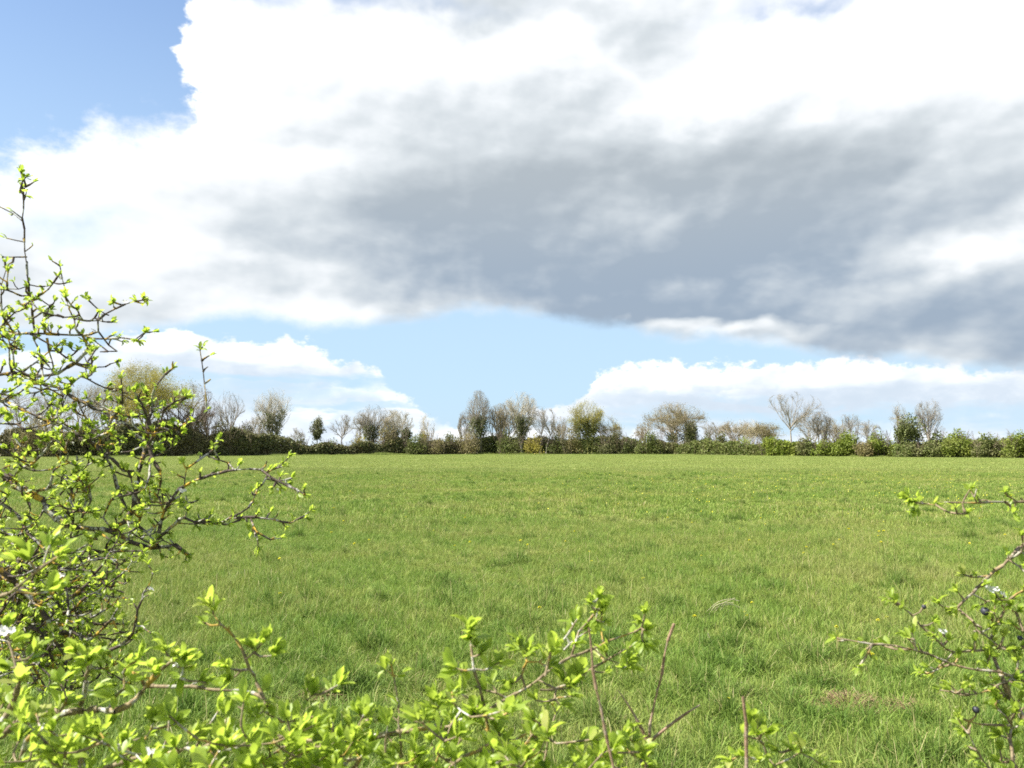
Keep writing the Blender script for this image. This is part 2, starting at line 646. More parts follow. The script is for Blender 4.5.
# darker, taller tussocks standing about in the near field
def tussock(seed):
    r = np.random.default_rng(seed)
    me = blade_patch('grass_tussock', seed, 0.30, 420, 0.10, 0.20, 0.003, 0.006, 0.9, 0.02, 0.45).data
    v = np.empty(len(me.vertices) * 3, np.float32); me.vertices.foreach_get('co', v); v = v.reshape(-1, 3)
    n_ = len(v) // 7
    rt = v.reshape(n_, 7, 3)[:, 0, :2]
    rt = np.linalg.norm(rt, axis=1)
    hf = np.clip(1.15 - rt / 0.22, 0.25, 1)
    v[:, 2] *= np.repeat(hf, 7)
    me.vertices.foreach_set('co', v.ravel())
    tn = np.empty(len(me.vertices), np.float32); me.attributes['tint'].data.foreach_get('value', tn)
    tn = np.where(tn < .86, tn * 0.35, tn)
    me.attributes['tint'].data.foreach_set('value', tn)
    return bpy.data.objects.new('grass_tussock', me)


tus = [tussock(70 + i) for i in range(4)]
tp = []
for i in range(1500):
    y_ = 3.2 + 46 * R.random() ** 1.25
    tp.append((R.uniform(-1, 1) * (y_ * 0.68 + 1.5), y_))
for x_, y__ in ((705, 712), (722, 660), (675, 610), (300, 578), (820, 672), (740, 511), (352, 694), (690, 560), (560, 600), (440, 585), (270, 606), (590, 735), (790, 700), (900, 640)):
    g0 = ground_at(x_, y__)
    for _ in range(3):
        tp.append((g0.x + R.normal(0, .09), g0.y + R.normal(0, .12)))
tp = np.array(tp)
scatter('grass_tussocks', 'darker green tussocks standing a little above the near meadow grass', tus, np.concatenate([tp, hgt(tp[:, 0], tp[:, 1])[:, None]], 1), R.uniform(0, 6.28, len(tp)), R.uniform(.5, 1.35, len(tp)) ** 1.3, R.integers(0, 4, len(tp)))
midp = [blade_patch('grass_patch', 30 + i, 2.2, 2600, 0.055, 0.12, 0.0075, 0.015, 0.55, 0.02) for i in range(6)]
pts, scl = sow(16.5, 56, 1.5, 4, 0.4)
scl = scl * R.uniform(.75, 1.35, len(scl))
scatter('pasture_grass', 'green pasture grass across the middle of the field', midp, pts, R.uniform(0, 6.28, len(pts)), scl, R.integers(0, 6, len(pts)))
farp = [blade_patch('grass_patch', 50 + i, 7.0, 3600, 0.05, 0.10, 0.02, 0.05, 0.35, 0.01) for i in range(4)]
pts, scl = sow(52, 175, 5.0, 10, 1.4, 0.9)
scatter('cropped_grass', 'paler shorter grass at the far side of the field below the hedgerow', farp, pts, R.uniform(0, 6.28, len(pts)), scl, R.integers(0, 4, len(pts)))

# rank grass and dead stalks along the foot of the hedges
fp = []
for (x0, y0, x1, y1) in [(at(-330, HOR, 112).x, 112, at(128, HOR, 128).x, 128), (at(120, HOR, 128).x, 128, at(262, HOR, 142).x, 142), (at(258, HOR, 142).x, 142, at(470, HOR, 158).x, 158), (at(462, HOR, 158).x, 158, at(645, HOR, 158).x, 158), (at(640, HOR, 156).x, 156, at(770, HOR, 124).x, 124), (at(765, HOR, 124).x, 124, at(1260, HOR, 96).x, 96)]:
    n_ = int(math.hypot(x1 - x0, y1 - y0) * 1.6)
    for i in range(n_):
        f = R.random()
        fp.append((x0 + (x1 - x0) * f, y0 + (y1 - y0) * f - R.uniform(1.6, 3.4)))
fp = np.array(fp)
scatter('hedge_foot_grass', 'ragged longer grass along the foot of the far hedgerow', midp, np.concatenate([fp, hgt(fp[:, 0], fp[:, 1])[:, None]], 1), R.uniform(0, 6.28, len(fp)), R.uniform(1, 2.4, len(fp)) ** 2 * vnoise(fp[:, 0], fp[:, 1], 5.0, 4), R.integers(0, 6, len(fp)))

# ------------------------------------------------------------------ wood and leaf builders
def tubes(segs, sides=3):
    """segs: array (n,8): p0, r0, p1, r1 -> vertices, quads"""
    s = np.asarray(segs, float)
    a, ra, b, rb = s[:, 0:3], s[:, 3], s[:, 4:7], s[:, 7]
    d = b - a
    d /= np.maximum(np.linalg.norm(d, axis=1, keepdims=True), 1e-9)
    ref = np.where(np.abs(d[:, 2:3]) > 0.9, np.array([[1.0, 0, 0]]), np.array([[0, 0, 1.0]]))
    u = np.cross(d, ref); u /= np.linalg.norm(u, axis=1, keepdims=True)
    v = np.cross(d, u)
    k = np.arange(sides) * 2 * np.pi / sides
    ring = u[:, None] * np.cos(k)[None, :, None] + v[:, None] * np.sin(k)[None, :, None]
    A = a[:, None] + ring * ra[:, None, None]
    B = b[:, None] + ring * rb[:, None, None]
    V = np.concatenate([A, B], 1).reshape(-1, 3)
    base = np.arange(len(s))[:, None] * 2 * sides
    F = []
    for i in range(sides):
        j = (i + 1) % sides
        F.append(base + np.array([i, j, sides + j, sides + i]))
    return V, np.concatenate(F)


def rnd_dir(rng, d, ang):
    """d tilted by ang about a random axis"""
    r = Vector((rng.gauss(0, 1), rng.gauss(0, 1), rng.gauss(0, 1)))
    ax = d.cross(r)
    if ax.length < 1e-6:
        ax = Vector((1, 0, 0))
    return (Matrix.Rotation(ang, 3, ax.normalized()) @ d).normalized()


def grow(rng, p, d, L, r, lev, segs, P, ends=None):
    n = max(2, P['n'][lev])
    st = L / n
    kids = P['kids'][lev] if lev < len(P['kids']) else 0
    q = p.copy()
    rr = r
    r_end = max(r * P.get('taper', 0.35), P['rmin'])
    made = 0
    for i in range(n):
        d = rnd_dir(rng, d, rng.gauss(0, P['wob'][lev]))
        d = (d + Vector((0, 0, P['up'][lev]))).normalized()
        q2 = q + d * st
        r2 = max(r + (r_end - r) * (i + 1) / n, P['rmin'])
        segs.append((*q, rr, *q2, r2))
        f = (i + 1) / n
        if kids and f > P['bare'][lev]:
            want = int(round(kids * (f - P['bare'][lev]) / (1 - P['bare'][lev])))
            while made < want:
                made += 1
                t = rng.random()
                b = q.lerp(q2, t)
                cd = rnd_dir(rng, d, rng.uniform(*P['ang'][lev]))
                # keep children mostly outward and upward
                if cd.z < P.get('minz', -0.25):
                    cd.z = abs(cd.z) * 0.4
                    cd.normalize()
                cl = L * P['len'][lev] * rng.uniform(0.65, 1.15) * (1.15 - 0.55 * f)
                grow(rng, b, cd, cl, max(r2 * P['rk'][lev], P['rmin']), lev + 1, segs, P, ends)
        q, rr = q2, r2
    if ends is not None and lev >= P.get('leaflev', 2):
        ends.append(q.copy())


LEAF_T = np.array([[0, 0, 0], [-.5, .5, .12], [.5, .5, .12], [0, 1, -.05]])


def leaf_quads(pts, size, rng, jit=0.3, up=0.0, nrm=None):
    """simple rhombic leaves or leaf sprays; pts (n,3)"""
    n = len(pts)
    sz = size * rng.uniform(0.6, 1.35, n)
    a = rng.normal(0, 1, (n, 3)); a[:, 2] += up
    a /= np.linalg.norm(a, axis=1, keepdims=True)
    if nrm is not None:
        nn = nrm + rng.normal(0, 0.55, (n, 3))
        a = np.cross(a, nn)
        a /= np.maximum(np.linalg.norm(a, axis=1, keepdims=True), 1e-6)
        b = np.cross(nn, a)
    else:
        b = np.cross(a, rng.normal(0, 1, (n, 3)))
    b /= np.maximum(np.linalg.norm(b, axis=1, keepdims=True), 1e-6)
    c = np.cross(a, b)
    V = []
    for x, y, z in LEAF_T:
        V.append(pts + (b * x * 0.75 + a * y + c * z) * sz[:, None])
    V = np.stack(V, 1).reshape(-1, 3)
    base = np.arange(n)[:, None] * 4
    F = np.concatenate([base + np.array([0, 2, 3]), base + np.array([0, 3, 1])])
    return V, F


def wood_mat(name, c1, c2, scale=3.0, rough=0.9):
    m, t = new_mat(name)
    o = objpos()
    n = noise(o, scale, 5, 0.6)
    return surface(m, t, mixc(sstep(n, 0.35, 0.65), c1, c2), rough, spec=0.15)


def leaf_mat(name, c1, c2, c3, scale=0.6, trans=0.3, drift=0.3):
    m, t = new_mat(name)
    n = noise(objpos(), scale, 4, 0.6)
    k = attr('tint')
    col = mixc(sstep(n, 0.38, 0.62), c1, c2)
    n2 = noise(pos(), 0.16, 3, 0.6)
    col = mixc(sstep(n2, 0.46, 0.68) * drift, col, (0.19, 0.155, 0.085))
    col = mixc(k, col, c3)
    return surface(m, t, col, 0.6, trans=trans, spec=0.25)


WM = {
    'grey': wood_mat('grey bark', (0.20, 0.18, 0.15), (0.31, 0.28, 0.23)),
    'pale': wood_mat('pale bark', (0.33, 0.30, 0.24), (0.46, 0.42, 0.34)),
    'brown': wood_mat('brown bark', (0.13, 0.10, 0.08), (0.20, 0.16, 0.12)),
    'pink': wood_mat('budding twig bark', (0.23, 0.195, 0.13), (0.32, 0.27, 0.18)),
    'olive': wood_mat('yellow twig bark', (0.20, 0.19, 0.07), (0.30, 0.28, 0.10)),
}
LM = {
    'ivy': leaf_mat('ivy leaves', (0.058, 0.080, 0.022), (0.095, 0.118, 0.030), (0.11, 0.125, 0.035), 0.5, 0.12),
    'dark': leaf_mat('dark hedge leaves', (0.085, 0.110, 0.038), (0.140, 0.158, 0.058), (0.18, 0.16, 0.08), 0.5, 0.3, 0.6),
    'bright': leaf_mat('fresh hedge leaves', (0.190, 0.255, 0.036), (0.270, 0.320, 0.050), (0.20, 0.24, 0.05), 0.4, 0.4, 0.55),
    'mid': leaf_mat('mid green leaves', (0.105, 0.150, 0.032), (0.165, 0.205, 0.048), (0.17, 0.17, 0.07), 0.4, 0.35, 0.6),
    'olive': leaf_mat('olive new leaves', (0.24, 0.225, 0.035), (0.34, 0.30, 0.045), (0.38, 0.33, 0.07), 0.3, 0.35),
    'russet': leaf_mat('russet buds', (0.17, 0.145, 0.065), (0.24, 0.195, 0.085), (0.26, 0.24, 0.10), 0.3, 0.3),
}


def foliage_mesh(name, V, F, mat, rng, per=4):
    n = len(V) // per
    k = np.repeat(rng.random(n) ** 1.5, per)
    return mesh_np(name, V, F, mats=[mat], attrs={'tint': k})


def polyline(p0, p1, d0, n, nr, wob):
    """m curved limbs from p0 to p1 leaving along d0; returns (m, n+1, 3)"""
    m_ = len(p0)
    L = np.linalg.norm(p1 - p0, axis=1)[:, None]
    c = p0 + d0 * L * 0.5
    t_ = np.linspace(0, 1, n + 1)[None, :, None]
    q = (1 - t_) ** 2 * p0[:, None] + 2 * t_ * (1 - t_) * c[:, None] + t_ ** 2 * p1[:, None]
    w = nr.normal(0, 1, (m_, n + 1, 3)).cumsum(1) * wob * L[:, None] / n ** 0.5
    w -= w[:, :1]
    env = np.sin(np.pi * np.linspace(0, 1, n + 1)) ** 0.7
    w = w * env[None, :, None]
    return q + w


def to_segs(Q, r0, r1):
    m_, k, _ = Q.shape
    t_ = np.linspace(0, 1, k)[None]
    r_ = r0[:, None] * (1 - t_) + r1[:, None] * t_
    return np.concatenate([Q[:, :-1], r_[:, :-1, None], Q[:, 1:], r_[:, 1:, None]], 2).reshape(-1, 8)


def along(Q, i, f):
    """points at fraction f of polylines i, and the local direction"""
    k = Q.shape[1] - 1
    x = np.clip(f * k, 0, k - 1e-4)
    j = x.astype(int); u = (x - j)[:, None]
    a_, b_ = Q[i, j], Q[i, j + 1]
    d_ = b_ - a_
    d_ /= np.maximum(np.linalg.norm(d_, axis=1, keepdims=True), 1e-6)
    return a_ * (1 - u) + b_ * u, d_


def unit(v):
    return v / np.maximum(np.linalg.norm(v, axis=-1, keepdims=True), 1e-6)


# crown shape: fork height, crown bottom, how far limbs reach down, limb count
FORMS = {'round': (0.22, 0.22, 0.95, 15), 'upright': (0.10, 0.12, 0.60, 15), 'spread': (0.36, 0.38, 0.85, 10)}


def make_tree(label, px, ytop, wpx, d, form='round', bark='grey', stems=1, ivy=None, buds=None, seed=0, lean=0.0, twig=1.0, name='bare_tree', cat='tree', group=None, dens=1.0, hmin=None):
    """a hedgerow tree sized from its height above the field and its crown width"""
    nr = np.random.default_rng(seed + 100)
    top = at(px, ytop, d)
    x, y = top.x, d
    z0 = float(hgt(x, y)) - 0.05
    Ht = top.z - z0
    Wd = wpx / F_PX * d
    root = empty(name, (x, y, z0), label, cat, group)
    fork, bot, out_, nl = FORMS[form]
    rmin = 0.0068 * twig * d / 150
    cz = Ht * (1 + bot) / 2
    rz = Ht * (1 - bot) / 2
    bulge = np.array([Wd / 2, Wd / 2 * 0.85, rz])
    thick_ = []
    trunks = []
    for s_ in range(stems):
        a_ = nr.uniform(0, 2 * np.pi)
        off = np.array([np.cos(a_), np.sin(a_), 0]) * (0.16 * Wd * nr.random() if stems > 1 else 0)
        hf = Ht * fork * nr.uniform(0.85, 1.2)
        hi = Ht * (0.72 if form != 'spread' else 0.5) * nr.uniform(0.85, 1.1)
        tip = np.array([off[0] * 2.0 + nr.normal(0, .05) * Wd + lean * Ht, off[1] * 2.0, hi])
        Q = polyline(off[None], tip[None], np.array([[0, 0, 1.0]]), 7, nr, 0.03)
        trunks.append((Q, hf / hi, Ht * 0.019 / stems ** 0.3 * twig ** 0.3))
    L1, r1_ = [], []
    n1 = max(4, int(nl * (0.6 + 0.5 * stems) / stems * dens ** 0.5))
    for Q, f0, rt in trunks:
        f = np.sort(f0 + (1 - f0) * nr.random(n1) ** 0.9)
        p, dd = along(Q, np.zeros(n1, int), f)
        th = nr.uniform(0, 2 * np.pi, n1)
        cz_ = nr.uniform(-0.25 if form != 'upright' else 0.15, 1.0, n1)
        sn = np.sqrt(np.clip(1 - cz_ ** 2, 0, 1))
        tgt = np.stack([np.cos(th) * sn, np.sin(th) * sn, cz_], 1) * bulge * nr.uniform(0.80, 1.0, (n1, 1)) * (1 + 0.08 * nr.normal(0, 1, (n1, 1)))
        tgt += np.array([lean * Ht, 0, cz])
        # a limb that starts high ends high
        tgt[:, 2] = np.maximum(tgt[:, 2], p[:, 2] + 0.04 * Ht)
        w = unit(np.stack([np.cos(th), np.sin(th), np.full(n1, 0.9 / out_)], 1))
        L1.append(polyline(p, tgt, w, 8, nr, 0.05)); r1_.append(rt * 0.52 * (1.15 - 0.5 * f))
    L1 = np.concatenate(L1); r1_ = np.concatenate(r1_)
    S1 = to_segs(L1, r1_, np.full(len(L1), rmin * 1.5))
    lens1 = np.linalg.norm(L1[:, -1] - L1[:, 0], axis=1)
    n2 = int(len(L1) * 11)
    i = nr.integers(0, len(L1), n2); f = nr.uniform(0.15, 1, n2)
    p, dd = along(L1, i, f)
    side = unit(np.cross(dd, nr.normal(0, 1, (n2, 3))))
    an = nr.uniform(0.35, 0.85, (n2, 1))
    d2 = unit(dd * np.cos(an) + side * np.sin(an) + np.array([0, 0, 0.18]))
    l2 = (lens1[i] * nr.uniform(0.22, 0.5, n2) * (1.2 - 0.6 * f))[:, None]
    L2 = polyline(p, p + d2 * l2 + np.array([0, 0, 0.15]) * l2, unit(d2 + dd), 4, nr, 0.07)
    S2 = to_segs(L2, np.maximum(r1_[i] * 0.45 * (1.2 - 0.9 * f), rmin * 1.7), np.full(n2, rmin))
    n3 = int(n2 * 8 * dens)
    i = nr.integers(0, n2, n3); f = nr.uniform(0.1, 1, n3)
    p, dd = along(L2, i, f)
    side = unit(np.cross(dd, nr.normal(0, 1, (n3, 3))))
    an = nr.uniform(0.3, 0.9, (n3, 1))
    d3 = unit(dd * np.cos(an) + side * np.sin(an) + np.array([0, 0, 0.1]))
    l3 = (Ht * 0.075 * nr.uniform(0.5, 1.3, n3))[:, None]
    L3 = polyline(p, p + d3 * l3, unit(d3 + dd * 0.5), 2, nr, 0.06)
    S3 = to_segs(L3, np.full(n3, rmin), np.full(n3, rmin * 0.75))

    # nothing grows far outside the crown
    def shape(v):
        c_ = np.array([lean * Ht, 0, cz])
        e = (v - c_) / (bulge * 1.03)
        e[:, 2] = np.where(e[:, 2] < 0, e[:, 2] * 0.55, e[:, 2])
        r_ = np.linalg.norm(e, axis=1, keepdims=True)
        k = np.where(r_ > 1, (1 + (r_ - 1) * 0.3) / np.maximum(r_, 1e-6), 1)
        e = e * k
        e[:, 2] = np.where(e[:, 2] < 0, e[:, 2] / 0.55, e[:, 2])
        return e * bulge * 1.03 + c_
    for S_ in (S1, S2, S3):
        S_[:, 0:3] = shape(S_[:, 0:3]); S_[:, 4:7] = shape(S_[:, 4:7])
    ends = S3[:, 4:7]
    TS = []
    for Q, f0, rt in trunks:
        st_ = to_segs(Q, np.array([rt]), np.array([rt * 0.30]))
        TS.append(st_)
        V, F = tubes(st_, 7)
        link('trunk', mesh_np('trunk', V, F, mats=[WM[bark]], smooth=True), root)
    V, F = tubes(np.concatenate([S1, S2]), 4)
    link('branches', mesh_np('branches', V, F, mats=[WM[bark]]), root)
    V, F = tubes(S3, 3)
    link('twigs', mesh_np('twigs', V, F, mats=[WM[bark]]), root)
    sg = np.concatenate(TS + [S1])
    if ivy:
        sg[:, 3] = np.maximum(sg[:, 3], Ht * 0.004)
        h0, h1, rad, cnt = ivy[0], ivy[1], ivy[2] * 1.1, ivy[3] * 2
        thick = sg[(sg[:, 3] > Ht * 0.0035)]
        zz = thick[:, 2] / Ht
        w = thick[(zz < h1) & (zz >= h0 - 0.02) & (np.abs(thick[:, 0]) < Wd * 0.30)]
        if len(w) == 0:
            w = thick[:3]
        wl = np.linalg.norm(w[:, 4:7] - w[:, 0:3], axis=1) * (0.3 + w[:, 3])
        k = nr.choice(len(w), cnt, p=wl / wl.sum())
        f = nr.random((cnt, 1))
        c_ = w[k, 0:3] * (1 - f) + w[k, 4:7] * f
        o_ = nr.normal(0, 1, (cnt, 3)); o_ /= np.linalg.norm(o_, axis=1, keepdims=True)
        lump = 0.55 + 0.9 * vnoise(c_[:, 2] * 1.3, c_[:, 0] + 5, 1.1, seed)
        rr = rad * lump * (0.45 + 0.55 * nr.random(cnt) ** 0.5) * np.clip(1.25 - c_[:, 2] / Ht / max(h1, 0.1) * 0.7, 0.3, 1)
        pts_ = c_ + o_ * rr[:, None]
        pts_ = pts_[pts_[:, 2] > 0.1]
        V, F = leaf_quads(pts_, 0.24, nr, nrm=None)
        link('ivy', foliage_mesh('ivy', V, F, LM['ivy'], nr), root)
    if buds:
        mt, cnt, size, spread = buds
        e = ends
        if len(e):
            k = nr.integers(0, len(e), cnt)
            pts_ = e[k] + nr.normal(0, spread, (cnt, 3))
            V, F = leaf_quads(pts_, size, nr)
            link('crown', foliage_mesh('crown', V, F, LM[mt], nr), root)
    return root


def make_bush(label, px, ytop, wpx, d, mat='bright', seed=0, cnt=2600, name='hedge_bush', cat='bush', group='bushes along the hedgerow', twigs=True, depth=1.0, flat=False, leaf=0.25, bark='brown', ybase=None):
    cnt = int(cnt * 1.3)
    nr = np.random.default_rng(seed + 500); rng = random.Random(seed)
    top = at(px, ytop, d)
    x = top.x
    z0 = float(hgt(x, d)) - 0.05
    Ht = top.z - z0
    Wd = wpx / F_PX * d
    root = empty(name, (x, d, z0), label, cat, group)
    nl = 5 + int(Wd / 1.2)
    lobes = []
    for i in range(nl):
        u = nr.uniform(-1, 1)
        hx = 1.0 if flat else (1 - 0.55 * abs(u) ** 2)
        hh_ = Ht * hx * nr.uniform(0.62, 1.0) if i else Ht
        if i == 0: u = nr.uniform(-0.25, 0.25)
        rz = hh_ * nr.uniform(0.28, 0.42)
        lobes.append((u * Wd * 0.40, nr.uniform(-1, 1) * depth * 0.8, hh_ - rz * 0.9, Wd / nl * nr.uniform(0.8, 1.3) + 0.5, depth * nr.uniform(0.7, 1.1), rz))
        lobes.append((u * Wd * 0.42, nr.uniform(-1, 1) * depth, hh_ * nr.uniform(0.25, 0.45), Wd / nl * nr.uniform(0.9, 1.4) + 0.4, depth * nr.uniform(0.8, 1.2), hh_ * 0.35))
    lb = np.array(lobes)
    vol = lb[:, 3] * lb[:, 5]
    k = nr.choice(len(lb), cnt, p=vol / vol.sum())
    o_ = nr.normal(0, 1, (cnt, 3)); o_ /= np.linalg.norm(o_, axis=1, keepdims=True)
    rr = nr.random(cnt) ** 0.45 * (0.8 + 0.35 * vnoise(o_[:, 0] * 3 + k, o_[:, 2] * 3, 0.8, seed))
    pts_ = lb[k, 0:3] + o_ * lb[k, 3:6] * rr[:, None]
    stray = nr.random(cnt) < 0.05
    pts_[stray] += np.abs(nr.normal(0, 0.25, (stray.sum(), 3))) * np.array([1, 1, 1.6])
    pts_ = pts_[pts_[:, 2] > 0.03]
    V, F = leaf_quads(pts_, leaf, nr, up=0.3)
    link('foliage', foliage_mesh('foliage', V, F, LM[mat], nr), root)
    segs = []
    P = dict(n=(4, 3, 2), kids=(8, 6, 0), bare=(0.15, 0.1, 0), len=(0.5, 0.5, 0.5), ang=((0.2, 0.7), (0.3, 0.8), (0.3, 0.8)), rk=(0.6, 0.6, 0.6), wob=(0.08, 0.12, 0.2), up=(0.06, 0.05, 0.03), rmin=0.011)
    for i in range(4 + int(Wd * 1.2)):
        bx_ = nr.uniform(-0.42, 0.42) * Wd
        grow(rng, Vector((bx_, nr.uniform(-.4, .4) * depth, 0)), Vector((nr.normal(0, .25), nr.normal(0, .2), 1)).normalized(), Ht * nr.uniform(0.6, 1.02), 0.035, 0, segs, P)
    V, F = tubes(np.array(segs), 3)
    link('stems', mesh_np('stems', V, F, mats=[WM[bark]]), root)
    return root


# ------------------------------------------------------------------ hedges
def make_hedge(label, px0, px1, d0, d1, tops, mat, seed, cnt, depth=1.4, leaf=0.36, twigmat='brown', name='hedge', rough_=0.58):
    """a continuous hedge from one point to another, its height following tops (px, y)"""
    nr = np.random.default_rng(seed)
    rng = random.Random(seed)
    a = at(px0, HOR, d0); b = at(px1, HOR, d1)
    mid = (a + b) / 2
    root = empty(name, (mid.x, mid.y, 0), label, 'hedge')
    f = nr.random(cnt)
    X_ = a.x + (b.x - a.x) * f; Y_ = a.y + (b.y - a.y) * f
    pxs = px0 + (px1 - px0) * f
    d_ = Y_
    ty = np.interp(px0 + (px1 - px0) * f, [q[0] for q in tops], [q[1] for q in tops])
    # true top height above ground at that distance
    top = 1.6 + d_ * (HOR - ty) / F_PX * 1.0
    top = top * (0.52 + rough_ * 1.15 * vnoise(X_, Y_, 3.1, seed) + 0.25 * vnoise(X_, Y_, 1.1, seed + 2))
    u = nr.random(cnt) ** 1.05
    z = u * top
    hw = depth * np.sqrt(np.clip(1 - (u * 0.9) ** 3, 0.05, 1)) * (0.75 + 0.5 * vnoise(X_ * 1.5, z * 2 + Y_, 1.3, seed + 5))
    off = np.sign(nr.normal(0, 1, cnt)) * nr.random(cnt) ** 0.5 * hw
    pts_ = np.stack([X_ - mid.x, Y_ - mid.y + off, z + hgt(X_, Y_)], 1)
    V, F = leaf_quads(pts_, leaf, nr, up=0.3)
    link('foliage', foliage_mesh('foliage', V, F, LM[mat], nr), root)
    n = int((b - a).length * 7)
    segs = []
    P = dict(n=(4, 3), kids=(6, 0), bare=(0.3, 0), len=(0.3, 0.5), ang=((0.2, 0.6), (0.3, 0.8)), rk=(0.6, 0.6), wob=(0.07, 0.12), up=(0.08, 0.05), rmin=0.010)
    for i in range(n):
        f_ = nr.random()
        px_ = px0 + (px1 - px0) * f_
        xx = a.x + (b.x - a.x) * f_; yy = a.y + (b.y - a.y) * f_
        ty_ = np.interp(px_, [q[0] for q in tops], [q[1] for q in tops])
        hh_ = 1.6 + yy * (HOR - ty_) / F_PX
        grow(rng, Vector((xx - mid.x, yy - mid.y + nr.uniform(-.8, .8) * depth, 0)), Vector((nr.normal(0, .12), nr.normal(0, .12), 1)).normalized(), hh_ * nr.uniform(0.8, 1.22), 0.03, 0, segs, P)
    V, F = tubes(np.array(segs), 3)
    link('stems', mesh_np('stems', V, F, mats=[WM[twigmat]]), root)
    return root


make_hedge('dark clipped hedge with brown twiggy top at the far left, behind the blackthorn branches', -330, 128, 112, 128,
           [(-330, 408), (-100, 412), (0, 425), (45, 427), (90, 428), (128, 430)], 'dark', 11, 52000, 1.6, rough_=0.36, twigmat='pink')
make_hedge('dark overgrown thicket hedge at the foot of the tall yellow willow and its neighbours', 120, 262, 128, 142,
           [(120, 428), (160, 424), (200, 424), (212, 429), (232, 428), (250, 432), (262, 435)], 'dark', 12, 42000, 1.9)
make_hedge('low dark straggling hedge left of centre between the ivy clad stump tree and the field', 258, 470, 142, 158,
           [(258, 434), (285, 441), (310, 446), (330, 444), (360, 443), (385, 440), (420, 443), (470, 444)], 'dark', 13, 26000, 1.3)
make_hedge('mixed green and brown hedge bottom below the tall bare trees in the middle', 462, 645, 158, 158,
           [(462, 442), (500, 438), (540, 439), (575, 441), (600, 438), (625, 440), (645, 445)], 'mid', 14, 26000, 1.5)
make_hedge('brown and green low hedge bottom between the broad budding tree and the pale trunked tree', 640, 770, 156, 124,
           [(640, 445), (680, 442), (720, 444), (770, 443)], 'mid', 15, 20000, 1.4, twigmat='pink')
make_hedge('bright green low hedge with brown twigs along the right side of the field', 765, 1260, 124, 96,
           [(765, 443), (800, 445), (860, 446), (900, 444), (960, 444), (1024, 442), (1260, 434)], 'bright', 16, 44000, 1.3, twigmat='pink')

# ------------------------------------------------------------------ hedgerow trees, left to right
G = 'trees along the far hedgerow'
T = make_tree
T('thin grey bare tree rising over the clipped hedge at the left edge of the view', -30, 380, 80, 150, 'round', 'grey', seed=1, group=G)
T('small grey bare tree second from the left edge, seen through blackthorn twigs', 28, 390, 62, 150, 'round', 'grey', seed=2, stems=2, group=G)
T('grey bare tree with tan buds left of the yellow willow, seen through blackthorn twigs', 84, 384, 66, 150, 'round', 'pink', seed=3, stems=2, buds=('russet', 2600, .11, .3), group=G)
T('large spreading willow covered in olive yellow catkins behind the blackthorn', 148, 369, 98, 136, 'round', 'olive', seed=4, stems=3, buds=('olive', 42000, .13, .5), name='willow_tree', group=G, twig=1.1)
T('purple brown bare tree directly right of the yellow willow', 186, 383, 62, 140, 'round', 'brown', seed=5, stems=3, group=G, twig=1.3, dens=1.2)
T('small round topped bare tree on a single trunk, right of the purple brown tree', 228, 391, 32, 148, 'spread', 'grey', seed=6, group=G, twig=1.2)
T('short ivy wrapped stump tree just left of the fan shaped bare tree', 247, 420, 14, 148, 'upright', 'grey', seed=7, ivy=(0, .8, .8, 700), group=G, name='ivy_clad_tree')
T('tall fan shaped bare tree with ivy on its lower trunks, left of centre', 273, 389, 46, 148, 'upright', 'pale', seed=8, stems=3, ivy=(0, .62, .7, 1500), group=G, twig=1.1, name='ivy_clad_tree')
T('small dense vase shaped tree smothered in ivy on a bare stem', 318, 415, 18, 150, 'spread', 'grey', seed=9, ivy=(.20, .98, .85, 1100), group=G, name='ivy_clad_tree', twig=0.9)
T('tiny bare round headed tree right of the vase shaped ivy tree', 342, 415, 27, 152, 'spread', 'grey', seed=10, group=G, twig=1.1)
T('grey bare tree with an ivy column up its trunk, left of centre', 374, 405, 34, 154, 'upright', 'grey', seed=11, stems=2, ivy=(0, .55, .9, 1100), group=G, twig=1.1, name='ivy_clad_tree')
T('pale twigged tree with brown ivy trunk beside the ivy column tree', 391, 410, 26, 154, 'upright', 'pale', seed=12, stems=3, ivy=(0, .5, 1.0, 1200), group=G, name='ivy_clad_tree')
T('slim dark spire of ivy between two bare trees left of centre', 407, 424, 9, 153, 'upright', 'grey', seed=13, ivy=(0, .98, .75, 900), group=G, name='ivy_clad_tree')
T('thin young bare tree above the rounded olive bush', 427, 414, 20, 156, 'upright', 'pale', seed=14, group=G, twig=0.8, dens=0.7)
T('tallest narrow bare tree left of centre, several stems and a dark ivy pillar', 479, 392, 26, 156, 'upright', 'grey', seed=15, stems=3, ivy=(0, .55, 1.05, 1900), group=G, twig=1.0, name='ivy_clad_tree')
T('brown twiggy tree between the two tallest bare trees of the centre', 499, 404, 24, 156, 'upright', 'pink', seed=16, stems=3, ivy=(0, .35, .9, 600), group=G, twig=1.2, name='ivy_clad_tree')
T('tall bare tree with arching crown and a green ivy trunk at the centre', 521, 391, 36, 156, 'upright', 'pale', seed=17, stems=3, ivy=(0, .55, .85, 1700), group=G, twig=1.2, name='ivy_clad_tree')
T('low wide bare tree with dark forked limbs, right of the arching ivy trunked tree', 541, 408, 36, 155, 'spread', 'grey', seed=18, stems=2, group=G, twig=1.3)
T('olive budding tree with thick ivy in the lower crown, right of centre', 587, 403, 38, 152, 'upright', 'olive', seed=19, stems=3, ivy=(0, .6, 1.5, 2300), buds=('olive', 6500, .12, .35), group=G, twig=1.2, name='ivy_clad_tree')
T('smaller pale budding tree leaning against the olive ivy tree', 609, 418, 26, 152, 'round', 'pink', seed=20, stems=2, buds=('olive', 2500, .11, .3), group=G)
